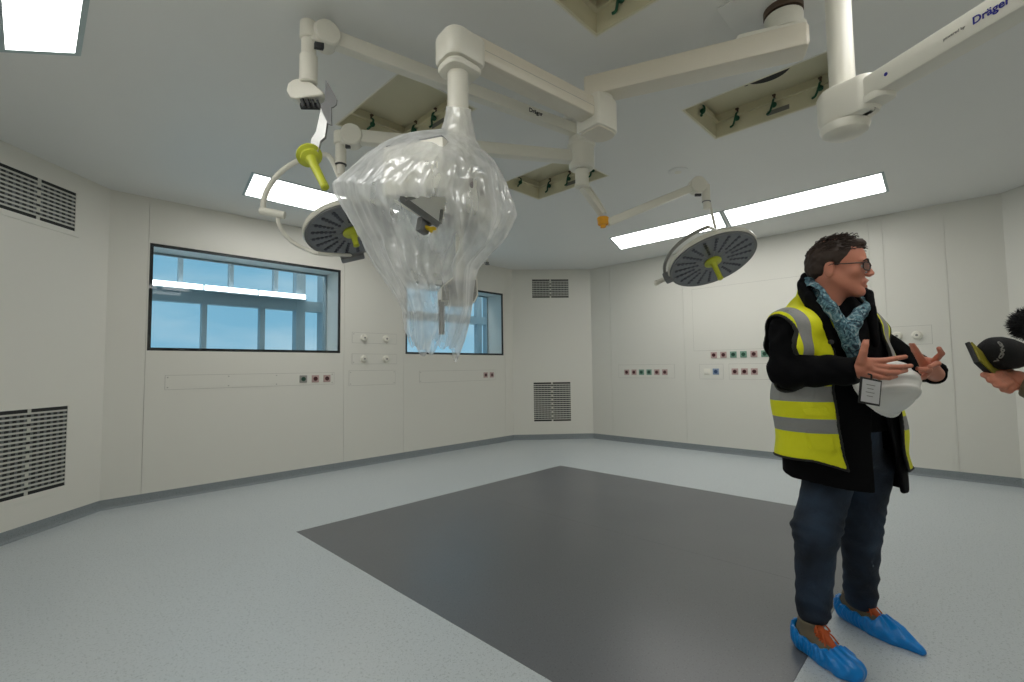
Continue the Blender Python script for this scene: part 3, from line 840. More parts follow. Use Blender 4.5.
# ================================================================== CEILING SUPPLY PENDANT (two arms, column, service head)
def hz(v): v = np.array(v, float); v[2] = 0; return nrm(v)
hub = np.array([2.515, .583, 0.])
e0 = np.array([2.47, .473, 0]); e1 = np.array([2.066, 1.45, 0])
da = hz(e1 - e0); na = np.array([da[1], -da[0], 0])      # da along arm, na away from the camera
if na @ np.array([1, .3, 0]) < 0: na = -na
T1, B1 = 2.835, 2.725
pend = thing('ceiling_supply_pendant', 'big white ceiling supply unit with two thick arms, its service box wrapped in clear plastic', 'ceiling pendant', hub + Z3 * H)
m = MB(); m.box(hub + Z3 * (H - .004), (.46, .46, .008), bev=.002); ob('ceiling_plate', m, 'ceiling', pend, sharp=30)
m = MB(); m.lathe([(.086, 0), (.086, .030)], hub + Z3 * (H - .038), n=40); ob('mounting_ring', m, 'brown', pend)
m = MB(); m.lathe([(.079, T1 - .01), (.084, T1 + .04), (.084, H - .050), (.080, H - .046), (.060, H - .044)], hub, n=40); ob('ceiling_tube', m, 'enamel', pend)
cA = e0 + na * .07; LA = np.linalg.norm(e1 - e0); W_ = .138
m = MB()
def arm_prism(m, start, d, n, L, w0, w1, z0, z1, r0=.05, r1=.05, bev=.012):
    """horizontal arm with rounded plan ends"""
    def corner(cx, cy, r, a0, k=6): return [(cx + r * cos(a0 + i * pi / 2 / k), cy + r * sin(a0 + i * pi / 2 / k)) for i in range(k + 1)]
    poly = corner(L - r1, w1 / 2 - r1, r1, 0) + corner(r0, w0 / 2 - r0, r0, pi / 2) + corner(r0, -w0 / 2 + r0, r0, pi) + corner(L - r1, -w1 / 2 + r1, r1, -pi / 2)
    P = [np.array(p) for p in poly]; mm = len(P); c = sum(P) / mm
    def ring(ins, z):
        return [start + d * (p[0] - np.sign(p[0] - L / 2) * ins) + n * (p[1] - np.sign(p[1]) * ins) + Z3 * z for p in P]
    rings = [ring(bev, z0), ring(bev * .3, z0 + bev * .3), ring(0, z0 + bev), ring(0, z1 - bev), ring(bev * .3, z1 - bev * .3), ring(bev, z1)]
    vs = [v for r in rings for v in r]; fs = [tuple(range(mm - 1, -1, -1)), tuple(5 * mm + i for i in range(mm))]
    for k in range(5):
        for i in range(mm): j = (i + 1) % mm; fs.append((k * mm + i, k * mm + j, (k + 1) * mm + j, (k + 1) * mm + i))
    m.add(vs, fs)
arm_prism(m, cA, da, na, LA, W_, W_ * .86, B1, T1, .012, .012, .007)
ob('upper_arm', m, 'enamel_warm', pend)
m = MB(); arm_prism(m, cA + da * .0, da, na, .30, W_ * .96, W_ * .96, T1 - .004, T1 + .018, .02, .02, .006); m.lathe([(.09, 0), (.09, .03), (.082, .036)], hub + Z3 * (T1 + .01), n=36); ob('hub_cover', m, 'enamel', pend)
m = MB(); arm_prism(m, cA - da * .006, da, na, .03, W_ * .9, W_ * .9, B1 + .012, T1 - .012, .01, .01, .004); ob('end_cap', m, 'enamel_warm', pend)
# joint under the far end of the upper arm and the lower arm
jt = cA + da * (LA - .075)
col = np.array([1.243, 1.514, 0.])
T2, B2 = 2.70, 2.51
dl = hz(col - jt); nl = np.array([-dl[1], dl[0], 0]); LL = np.linalg.norm(col - jt)
m = MB(); m.cyl(jt + Z3 * (T2 - .02), jt + Z3 * (B1 + .002), .072, n=36); ob('joint', m, 'enamel', pend)
lower = MB(); arm_prism(lower, jt + dl * .05, dl, nl, LL - .10, .105, .105, B2 + .062, T2 - .02, .01, .01, .012)
la = ob('lower_arm', lower, 'enamel_warm', pend)
m = MB(); arm_prism(m, jt + dl * .10, dl, nl, LL - .2, .1062, .1062, (B2 + T2) / 2 + .016, (B2 + T2) / 2 + .019, .01, .01, .001); ob('trim_line', m, 'groove', la)
m = MB(); arm_prism(m, jt - dl * .09, dl, nl, .20, .165, .165, B2 + .010, T2, .075, .02, .014); ob('joint_housing', m, 'enamel', pend)
m = MB(); arm_prism(m, jt - dl * .075, dl, nl, .17, .14, .14, B2 + .002, B2 + .014, .06, .02, .004); ob('joint_underside', m, 'enamel_warm', pend)
m = MB(); arm_prism(m, col + dl * .082, -dl, nl, .185, .165, .145, B2 + .025, T2 - .040, .052, .03, .016); ob('head_housing', m, 'enamel', pend)
m = MB(); arm_prism(m, col + dl * .075, -dl, nl, .165, .150, .13, B2 - .010, B2 + .024, .05, .03, .014); ob('head_collar', m, 'enamel', pend)
ZB = 2.135
m = MB(); m.cyl(col + Z3 * (ZB - .01), col + Z3 * (B2 + .0), .0445, n=40, bev=0); ob('drop_tube', m, 'enamel', pend)
m = MB(); m.lathe([(.0445, .10), (.060, .085), (.066, .04), (.066, 0)], col + Z3 * (ZB - .005), n=36); ob('tube_collar', m, 'enamel', pend)
# service head
k_ = 2.0 / 2.07
A_ = at(443, 135, 1.78); Bq = at(497, 192, 2.30)
du = hz(Bq - A_); dv = np.array([-du[1], du[0], 0.])
if dv @ hz(at(388, 147, 1.86) - A_) < 0: dv = -dv
TOPZ = A_[2]; HB = .20; LB = .60; WB = .27
C0 = A_ + du * LB / 2 + dv * WB / 2; C0[2] = TOPZ - HB / 2
print('service head', A_, 'col rel', (col - A_) @ du, (col - A_) @ dv, 'top', TOPZ)
ax = (du, dv, Z3)
m = MB(); m.box(C0, (LB, WB, HB), ax, bev=.014); sb = ob('service_head', m, 'enamel', pend)
m = MB(); m.box(C0 + Z3 * (HB / 2 + .002), (LB - .02, WB - .02, .012), ax, bev=.004); ob('top_plate', m, 'grey_plastic', pend)
face = -dv
for i, (s, mm) in enumerate(((.13, 'in_green'), (.235, 'in_red'), (.34, 'in_red'), (.45, 'in_red'))):
    p = A_ + du * s; p[2] = TOPZ - .10
    f = MB(); f.box(p + face * .003, (.07, .008, .07), ax, bev=.002); so = ob('socket', f, 'enamel', pend)
    g_ = MB(); g_.cyl(p + face * .006, p + face * .0095, .020, n=20); ob('insert', g_, mm, so)
m = MB(); p = A_ + du * .47 + dv * .1; p[2] = TOPZ - HB
m.cyl(p, p - Z3 * .07, .032, n=24); m.cyl(p - Z3 * .07, p - Z3 * .085, .024, n=24); ob('gas_outlet', m, 'grey_plastic', pend)
m = MB(); p = A_ + du * .30 + dv * .13; p[2] = TOPZ - HB
m.cyl(p, p - Z3 * .045, .020, n=20); ob('gas_plug', m, 'in_red', pend)
# equipment rail with a clamp, hanging under the head on the left side
r0, r1 = at(399, 197, 1.80), at(444, 229, 2.02)
rd = nrm(r1 - r0); r1 = r0 + rd * np.linalg.norm(r1 - r0)
m = MB(); x_, y_, z_ = frame_from(rd); m.box((r0 + r1) / 2, (.010, .028, np.linalg.norm(r1 - r0)), (x_, y_, z_), bev=.002); rl = ob('equipment_rail', m, 'grey_plastic', pend)
for t_ in (.10, .9):
    m = MB(); p = r0 + (r1 - r0) * t_; q = p.copy(); q[2] = TOPZ - HB + .01; m.tube([p, q + (C0 - q) * np.array([.25, .25, 0])], .007)
    ob('rail_bracket', m, 'steel', rl)
c = at(423, 226, 1.95)
m = MB(); m.box(c, (.05, .03, .06), (rd, nrm(np.cross(Z3, rd)), nrm(np.cross(rd, np.cross(Z3, rd)))), bev=.005); m.tube([c, r0 + (r1 - r0) * .78], .008); cl = ob('rail_clamp', m, 'grey_plastic', pend)
m = MB(); c2 = at(433, 230, 1.94); m.sphere(c2, .018, (1, 1, .8), n=16); m.cyl(c2, c, .009); ob('clamp_knob', m, 'yellow', cl)
# lower box on a post
pb0 = at(461, 215, 2.02); pb1 = at(460, 282, 2.02)
m = MB(); q = pb0.copy(); q[2] = TOPZ - HB + .01; m.cyl(pb1, (pb1[0], pb1[1], q[2]), .018, n=20); ob('lower_post', m, 'enamel', pend)
c = at(459, 291, 2.0); v1 = hz(RGT); v1 = nrm(v1 * cos(.25) + hz(FWD) * sin(.25)); v2 = np.array([-v1[1], v1[0], 0])
m = MB()
m.prism([(-.078, -.050), (.062, -.050), (.076, -.020), (.074, .050), (.030, .062), (-.030, .052), (-.078, .010)], c + v2 * .05, v1, Z3, .16)
lb = ob('lower_box', m, 'enamel', pend, sharp=25)
m = MB()
m.prism([(-.074, -.046), (.058, -.046), (.070, -.018), (.068, .044), (-.028, .046), (-.074, .008)], c - v2 * .031, v1, Z3, .004)
fp = ob('face_plate', m, 'sock_grey', lb, sharp=25)
m = MB()
for x in (-.045, .002, .045): m.cyl(c + v1 * x + Z3 * .012 - v2 * .033, c + v1 * x + Z3 * .012 - v2 * .039, .009, n=14)
ob('screws', m, 'grey_plastic', fp)
m = MB(); m.box(c - v2 * .034 - Z3 * .012, (.13, .004, .004), (v1, v2, Z3)); ob('seam', m, 'grey_plastic', fp)
rr0 = at(441.5, 300, 1.97)
m = MB(); m.cyl(rr0, rr0 - Z3 * .145, .0125, n=18); ob('hanging_rod', m, 'steel', lb)

# ================================================================== SURGICAL LAMPS on one ceiling spindle
hubL = onz(581, 133, 2.88); hubL[2] = 0
def lettering(txt, px, py, d, ax_, h, m_, parent, dz=0, bold=.0, nrm_off=None):
    pass
rose = thing('ceiling_spindle', 'white round ceiling hub where the thin lamp arms meet, left of the far hatch', 'ceiling mount', hubL + Z3 * H)
m = MB(); m.lathe([(.13, 0), (.13, -.012), (.118, -.022), (.085, -.022)], hubL + Z3 * H, n=40); ob('rosette', m, 'enamel', rose)
m = MB(); m.cyl(hubL + Z3 * (H - .022), hubL + Z3 * 2.83, .085, n=40); m.cyl(hubL + Z3 * 2.80, hubL + Z3 * 2.775, .098, n=40); ob('upper_bearing', m, 'enamel', rose)
m = MB(); m.cyl(hubL + Z3 * 2.84, hubL + Z3 * 2.62, .088, n=40); ob('bearing', m, 'enamel', rose)
m = MB(); m.cyl(hubL + Z3 * 2.62, hubL + Z3 * 2.50, .046, n=32); m.cyl(hubL + Z3 * 2.515, hubL + Z3 * 2.49, .052, n=32); ob('lower_sleeve', m, 'enamel', rose)

def disc_lamp(root, c, major_px, minor_px, R_, flip=1, handle=True, hand_len=.13):
    """round surgical lamp head: c centre, normal derived from the apparent ellipse axes (image directions, x right y down)"""
    vdir = nrm(c - CAM)
    iR = nrm(RGT - vdir * (RGT @ vdir)); iD = -nrm(UPV - vdir * (UPV @ vdir)); 
    mj = nrm(iR * major_px[0] + iD * major_px[1]); mn = nrm(iR * minor_px[0] + iD * minor_px[1]); mn = nrm(mn - mj * (mj @ mn))
    ratio = flip
    n = nrm(-vdir * ratio + mn * sqrt(1 - ratio * ratio))     # face normal (towards patient)
    hint = mj
    # body
    b = MB(); b.lathe([(R_ - .030, .002), (R_ - .006, .003), (R_, -.008), (R_ - .004, -.030), (R_ - .05, -.058), (R_ * .55, -.075), (.06, -.085), (0, -.085)], c, n, n=64, hint=hint)
    body = ob('housing', b, 'enamel', root)
    b = MB(); b.lathe([(R_ - .012, 0), (R_ - .010, .0145), (R_ - .022, .0150), (R_ - .030, .010)], c, n, n=64, hint=hint); ob('bezel', b, 'grey_plastic', body)
    b = MB(); b.lathe([(R_ - .024, .0), (R_ - .024, .011), (.055, .014), (.0, .014)], c, n, n=64, hint=hint); face = ob('lamp_face', b, 'lens_grey', root)
    x, y, z = frame_from(n, hint)
    for k in range(20):
        b = MB(); a = 2 * pi * k / 20; dr = x * cos(a) + y * sin(a); sd = np.cross(n, dr); rs_ = np.linspace(.12, R_ - .06, 6)[(k % 2):]
        b.box(c + dr * (rs_[0] + rs_[-1]) / 2 + n * .0135, (rs_[-1] - rs_[0], .008, .003), (dr, sd, n))
        for j, rr in enumerate(rs_):
            pp = c + dr * rr + n * .0125; b.cyl(pp, pp + n * .004, .0105 + .002 * (j > 2), n=10, bev=0)
        ob('led_row', b, 'led_dark', face)
    b = MB()
    for k in range(10):
        a = 2 * pi * (k + .5) / 10; dr = x * cos(a) + y * sin(a); sd = np.cross(n, dr)
        b.box(c + dr * (R_ * .55) + n * .0135, (R_ * .72, .005, .003), (dr, sd, n))
    ob('dividers', b, 'grey_plastic', face)
    if handle:
        b = MB(); b.lathe([(.062, .012), (.066, .018), (.066, .026), (.040, .032), (.026, .040), (.021, .055), (.019, .06 + hand_len * .8), (.022, .06 + hand_len * .95), (.014, .06 + hand_len), (0, .06 + hand_len)], c, n, n=28, hint=hint); ob('handle', b, 'lime', root)
    return n, x, y

# --- right-hand lamp
cR = at(712, 260, 3.74)
lampR = thing('surgical_lamp', 'round grey surgical lamp with a lime handle, hanging right of centre below the light panels', 'surgical lamp', hubL + Z3 * (H - .375), group='round surgical lamps')
nR, xR, yR = disc_lamp(lampR, cR, (83, -40), (40, 83), .345, flip=.50)
# yoke behind the upper-left rim, pivot at the lower left
mjR = xR if abs((pj(cR + xR * .3)[0] - pj(cR)[0])) > abs((pj(cR + yR * .3)[0] - pj(cR)[0])) else yR
otR = nrm(np.cross(nR, mjR))
if pj(cR + mjR * .3)[0] < pj(cR)[0]: mjR = -mjR
if pj(cR + otR * .3)[1] < pj(cR)[1]: otR = -otR
m = MB(); pts = []
for a in np.linspace(pi * 1.06, pi * 1.56, 12):
    pts.append(cR + (mjR * cos(a) + otR * sin(a)) * .362 - nR * (.035 + .03 * sin((a - pi))))
m.tube(pts, .013, smooth=3); ob('yoke', m, 'sock_grey', lampR)
pv = cR - mjR * .355
m = MB(); m.box(pv - nR * .02, (.06, .085, .07), (mjR, otR, nR), bev=.012); pb = ob('pivot_block', m, 'grey_plastic', lampR)
m = MB(); m.cyl(pv - nR * .02 - mjR * .02, pv - nR * .02 - mjR * .095, .019, n=16); m.sphere(pv - nR * .02 - mjR * .10, .024, n=14); ob('pivot_knob', m, 'enamel', pb)
kR = at(692, 188, 3.60)
top = pts[-1]
rb = at(716, 231, 3.78)
m = MB(); m.cyl(at(709.5, 203, 3.66), rb, .011, n=14); m.tube([rb, (rb + top) / 2 - nR * .01, top], .012); ob('drop_rod', m, 'enamel', lampR)
m = MB(); c = at(706, 192, 3.64); m.cyl(c + Z3 * .055, c - Z3 * .075, .031, n=24); m.cyl(c - Z3 * .075, c - Z3 * .135, .024, n=24); kc = ob('knuckle_sleeve', m, 'enamel', lampR)
m = MB(); m.cyl(c - Z3 * .073, c - Z3 * .079, .0325, n=24); ob('ring', m, 'grey_plastic', kc)
m = MB(); kd = at(697, 186, 3.60); sd = hz(FWD); m.cyl(kd - sd * .045, kd + sd * .045, .062, n=32); m.box((kd + c) / 2 + Z3 * .02, (.08, .07, .075), (hz(RGT), hz(FWD), Z3), bev=.02); ob('knuckle', m, 'enamel', lampR)
m = MB(); q = at(698, 195, 3.54); m.box(q, (.045, .02, .018), (hz(RGT), hz(FWD), Z3), bev=.003); ob('stop_pad', m, 'dark_plastic', lampR)
s0 = at(607, 223, 3.42); s1 = kd
m = MB(); x_, y_, z_ = frame_from(s1 - s0); L_ = np.linalg.norm(s1 - s0); m.box((s0 + s1) / 2, (.052, .060, L_), (x_, y_, z_), bev=.02); ob('spring_arm', m, 'enamel', lampR)
q0 = hubL + Z3 * 2.50 ; q1 = at(602, 213, 3.42)
m = MB(); x_, y_, z_ = frame_from(q1 - q0); m.box((q0 + q1) / 2, (.05, .05, np.linalg.norm(q1 - q0)), (x_, y_, z_), bev=.012); m.tube([q0 + hz(RGT) * .03 + Z3 * .03, (q0 + q1) / 2 + hz(RGT) * .045, q1 + hz(RGT) * .03], .007, smooth=4); ob('link_arm', m, 'enamel', lampR)
m = MB(); q = at(603, 221.5, 3.42); m.cyl(q + Z3 * .03, q - Z3 * .026, .042, .038, n=28); m.cyl(q - Z3 * .026, q - Z3 * .045, .020, n=20); jc = ob('joint_cap', m, 'orange', lampR); jc['label'] = 'orange joint cap'

# --- left-hand lamp
cL = at(352, 230, 3.25)
lampL = thing('surgical_lamp', 'round grey surgical lamp left of the plastic sheet, held in a curved white bow', 'surgical lamp', hubL + Z3 * (H - .06), group='round surgical lamps')
nL, xL, yL = disc_lamp(lampL, cL, (94, -20), (20, 94), .318, flip=.54, hand_len=.07)
mjL = yL; otL = nrm(np.cross(nL, mjL))
if pj(cL + mjL * .3)[0] < pj(cL)[0]: mjL = -mjL
if pj(cL + otL * .3)[1] < pj(cL)[1]: otL = -otL
pv = cL + otL * .335 - mjL * .05 - nL * .005
m = MB(); m.box(pv, (.17, .06, .08), (mjL, otL, nL), bev=.012); m.box(pv + otL * .03, (.12, .03, .05), (mjL, otL, nL), bev=.01); ob('control_block', m, 'grey_plastic', lampL)
k2 = onz(352, 137, 2.72)
dk = hz(k2 - hubL)
kk = onz(341, 140, 2.72)
m = MB(); x_, y_, z_ = frame_from(k2 - (hubL + Z3 * 2.70)); L_ = np.linalg.norm(k2 - (hubL + Z3 * 2.70)); m.box((k2 + hubL + Z3 * 2.70) / 2, (.075, .085, L_), (x_, y_, z_), bev=.02); ob('arm', m, 'enamel', lampL)
m = MB(); sd = hz(np.cross(dk, Z3)); m.cyl(k2 - sd * .05, k2 + sd * .05, .068, n=36); m.box((k2 + kk) / 2, (np.linalg.norm(k2 - kk) + .02, .085, .10), (nrm(k2 - kk), sd, Z3), bev=.03); ob('knuckle', m, 'enamel', lampL)
m = MB(); c = kk - Z3 * .01; m.cyl(c + Z3 * .06, c - Z3 * .02, .045, n=28); m.cyl(c - Z3 * .02, c - Z3 * .155, .034, n=28); m.cyl(c - Z3 * .155, c - Z3 * .22, .026, n=24); kc = ob('knuckle_sleeve', m, 'enamel', lampL)
m = MB(); m.cyl(c - Z3 * .148, c - Z3 * .156, .0365, n=28); ob('ring', m, 'dark_plastic', kc)
m = MB(); q = at(348, 146.5, pj(kk)[2] - .06); m.box(q, (.03, .02, .022), (hz(RGT), hz(FWD), Z3), bev=.003); ob('stop_pad', m, 'dark_plastic', lampL)
D = pj(kk)[2]
ep = c - Z3 * .215
m = MB(); m.tube([ep, ep - Z3 * .012 - hz(RGT) * .01, at(329, 156, D - .02), at(313, 157, D - .06), at(296, 162, D - .09), at(281, 172, D - .11), at(270, 185, D - .12), at(264, 199, D - .12), at(263, 212, D - .12)], .0165, smooth=4); ob('upper_bow', m, 'enamel', lampL)
m = MB(); pa, pb_ = at(260, 210.5, D - .12), at(285, 215.5, D - .10); m.cyl(pa, pb_, .024, n=28); ob('bow_pivot', m, 'enamel', lampL)
m = MB(); m.tube([at(278, 216, D - .10), at(278.5, 223, D - .10), at(284, 233, D - .08), at(294, 243, D - .05), at(308, 250, D - .02), at(322, 254, D), pv], .0125, smooth=4); ob('lower_bow', m, 'enamel', lampL)

# --- third arm carrying a folded bracket with a lime handle
arm3 = thing('camera_arm', 'long white ceiling arm ending in a grey bracket with a lime handle, upper left', 'ceiling arm', hubL + Z3 * (H - .15))
k1 = onz(326, 37, 2.88); kk1 = onz(309, 34, 2.88)
h1 = hubL + Z3 * 2.88
a1 = hz(h1 - k1); sd = hz(np.cross(a1, Z3))
if sd @ hz(FWD) > 0: sd = -sd
m = MB(); L_ = np.linalg.norm(h1 - k1); x_, y_, z_ = frame_from(h1 - k1); m.box((h1 + k1) / 2, (.062, .078, L_), (x_, y_, z_), bev=.012); ar = ob('arm', m, 'enamel', arm3)
tx = k1 + (h1 - k1) * ((pj(k1)[2] * (526 - pj(k1)[0])) / (pj(k1)[2] * (526 - pj(k1)[0]) + pj(h1)[2] * (pj(h1)[0] - 526)))
text_obj('lettering', 'Dräger', .038, tx + sd * .0325 + Z3 * .003, nrm(h1 - k1), Z3, 'dark_plastic', ar, bold=.001)
m = MB(); m.cyl(k1 - sd * .05, k1 + sd * .05, .062, n=36); m.box((k1 + kk1) / 2, (np.linalg.norm(k1 - kk1) + .03, .08, .10), (nrm(k1 - kk1), sd, Z3), bev=.03); ob('knuckle', m, 'enamel', arm3)
m = MB(); c = kk1.copy(); m.cyl(c + Z3 * .055, c - Z3 * .03, .042, n=30); m.cyl(c - Z3 * .03, c - Z3 * .11, .034, n=30); m.cyl(c - Z3 * .11, c - Z3 * .25, .041, n=30); ob('knuckle_sleeve', m, 'enamel', arm3)
D = pj(kk1)[2]
m = MB(); q = at(319, 46, D - .05); m.box(q, (.042, .02, .03), (nrm(k1 - kk1), sd, Z3), bev=.003); ob('stop_pad', m, 'dark_plastic', arm3)
def PX(px, py, dd=0): return at(px, py, D + dd)
R0, U0 = hz(RGT), Z3
S_ = D / FPX
# teardrop joint cover
def cover(m, dd, thick, sc=1):
    out = [(289.5, 94), (291, 87), (296, 83), (303, 81.5), (311, 84), (319, 90), (326, 96.5), (325, 99.5), (316, 100.5), (307, 101.5), (299, 103), (293, 101)]
    c0 = PX(306, 92, dd); m.prism([((x - 306) * S_ * sc, -(y - 92) * S_ * sc) for x, y in out], c0, R0, U0, thick)
m = MB(); cover(m, 0, .07); cv = ob('joint_cover', m, 'enamel', arm3, sharp=25)
bv = cv.modifiers.new('edge', 'BEVEL'); bv.width = .012; bv.segments = 4; bv.limit_method = 'ANGLE'; bv.angle_limit = radians(50)
m = MB()
for i, x in enumerate((302, 307, 312, 317)): m.cyl(PX(x, 99 + i * .3, -.025), PX(x + 2.5, 107 + i * .2, -.02), .010 - .001 * i, n=14)
m.cyl(PX(301, 106, 0), PX(320, 106.5, 0), .016, n=20); ob('gear_segment', m, 'dark_plastic', arm3)
m = MB()
wing = [(326, 80.5), (331, 88), (337, 100), (336.5, 105), (333.5, 107.5), (331.5, 108), (332, 126), (328.5, 124.5), (323, 113), (321, 106), (325, 101)]
m.prism([((x - 328) * S_, -(y - 100) * S_) for x, y in wing], PX(328, 100, -.03), R0, U0, .010); ob('wing_plate', m, 'grey_plastic', arm3, sharp=25)
m = MB()
lk = [(321.5, 108), (329, 112), (325.5, 138), (321, 142), (318, 156), (309.5, 158), (311, 145), (312.5, 139), (316.5, 133), (319, 121)]
m.prism([((x - 318) * S_, -(y - 132) * S_) for x, y in lk], PX(318, 132, -.02), R0, U0, .018); ob('link_plate', m, 'steel', arm3, sharp=25)
m = MB(); fl0 = PX(309, 155, -.02); fl1 = PX(325.5, 188, -.16); dh = nrm(fl1 - fl0); Lh = np.linalg.norm(fl1 - fl0)
m.lathe([(.030, -.012), (.057, -.006), (.060, 0), (.060, .010), (.050, .016), (.046, .018), (.046, .032), (.028, .042), (.0215, .058), (.018, Lh * .8), (.0185, Lh - .006), (.012, Lh), (0, Lh)], fl0, dh, n=32); ob('handle', m, 'lime', arm3)

# ================================================================== RIGHT-HAND PENDANT in the foreground
rp = thing('ceiling_pendant', 'white foreground pendant with a vertical tube and blue-lettered arm at the top right', 'ceiling pendant', (2.255, .308, H))
q1_ = onz(890, 79, 2.285); q2_ = onz(1004, 11, 2.285); ad = hz(q2_ - q1_); an = np.array([ad[1], -ad[0], 0])
lo_, hi_ = 0., 1.
for _ in range(40):
    md = (lo_ + hi_) / 2
    if pj(q1_ - ad * md)[0] > 843.5: lo_ = md
    else: hi_ = md
cc_ = q1_ - ad * lo_; cc_[2] = 0; print('pendant axis', cc_, pj(cc_ + Z3 * 2.3))
rp.location = (cc_[0], cc_[1], H)
m = MB(); m.lathe([(.13, 0), (.13, -.015), (.115, -.03), (.06, -.03)], cc_ + Z3 * H, n=36); ob('ceiling_flange', m, 'enamel', rp)
rt_ = 11.0 / FPX * pj(cc_ + Z3 * 2.5)[2]
m = MB(); m.cyl(cc_ + Z3 * 2.33, cc_ + Z3 * (H - .02), rt_, n=44, bev=0); ob('drop_tube', m, 'enamel', rp)
if an @ hz(FWD) > 0: an = -an            # an points to the camera side
ZA0, ZA1 = 2.228, 2.342
m = MB(); arm_prism(m, cc_ - ad * .090, ad, an, .225, .175, .11, 2.205, 2.352, .085, .045, .020); ob('joint_housing', m, 'enamel', rp)
m = MB()
m.lathe([(.084, .004), (.086, -.006), (.078, -.028), (.052, -.044), (0, -.050)], cc_ + Z3 * 2.203, n=40); ob('underside_cap', m, 'enamel', rp)
m = MB(); arm_prism(m, cc_ + ad * .03, ad, an, 1.25, .085, .085, ZA0 + .014, ZA1 - .014, .01, .01, .010); ra = ob('arm', m, 'enamel', rp)
m = MB(); arm_prism(m, cc_ + ad * .10, ad, an, .09, .088, .088, ZA0 - .004, ZA0 + .03, .01, .03, .008); ob('lower_cuff', m, 'enamel', rp)
def arm_at(px):   # distance along the arm where it appears at image column px
    lo, hi = .0, 1.2
    for _ in range(40):
        mid = (lo + hi) / 2
        if pj(cc_ + ad * mid + an * .05 + Z3 * 2.285)[0] < px: lo = mid
        else: hi = mid
    return lo
fc = an * .0440
text_obj('lettering', 'Dräger', .0325, cc_ + ad * arm_at(970.5) + fc + Z3 * 2.283, ad, Z3, 'blue_ink', ra, bold=.0005)
text_obj('small_lettering', 'powered by', .0125, cc_ + ad * arm_at(941.5) + fc + Z3 * 2.283, ad, Z3, 'grey_ink', ra)
q = cc_ + ad * arm_at(884.5) + fc + Z3 * 2.285
m = MB(); m.cyl(q - fc * .02, q + an * .002, .0065, n=18); ob('emblem', m, 'blue_ink', ra)

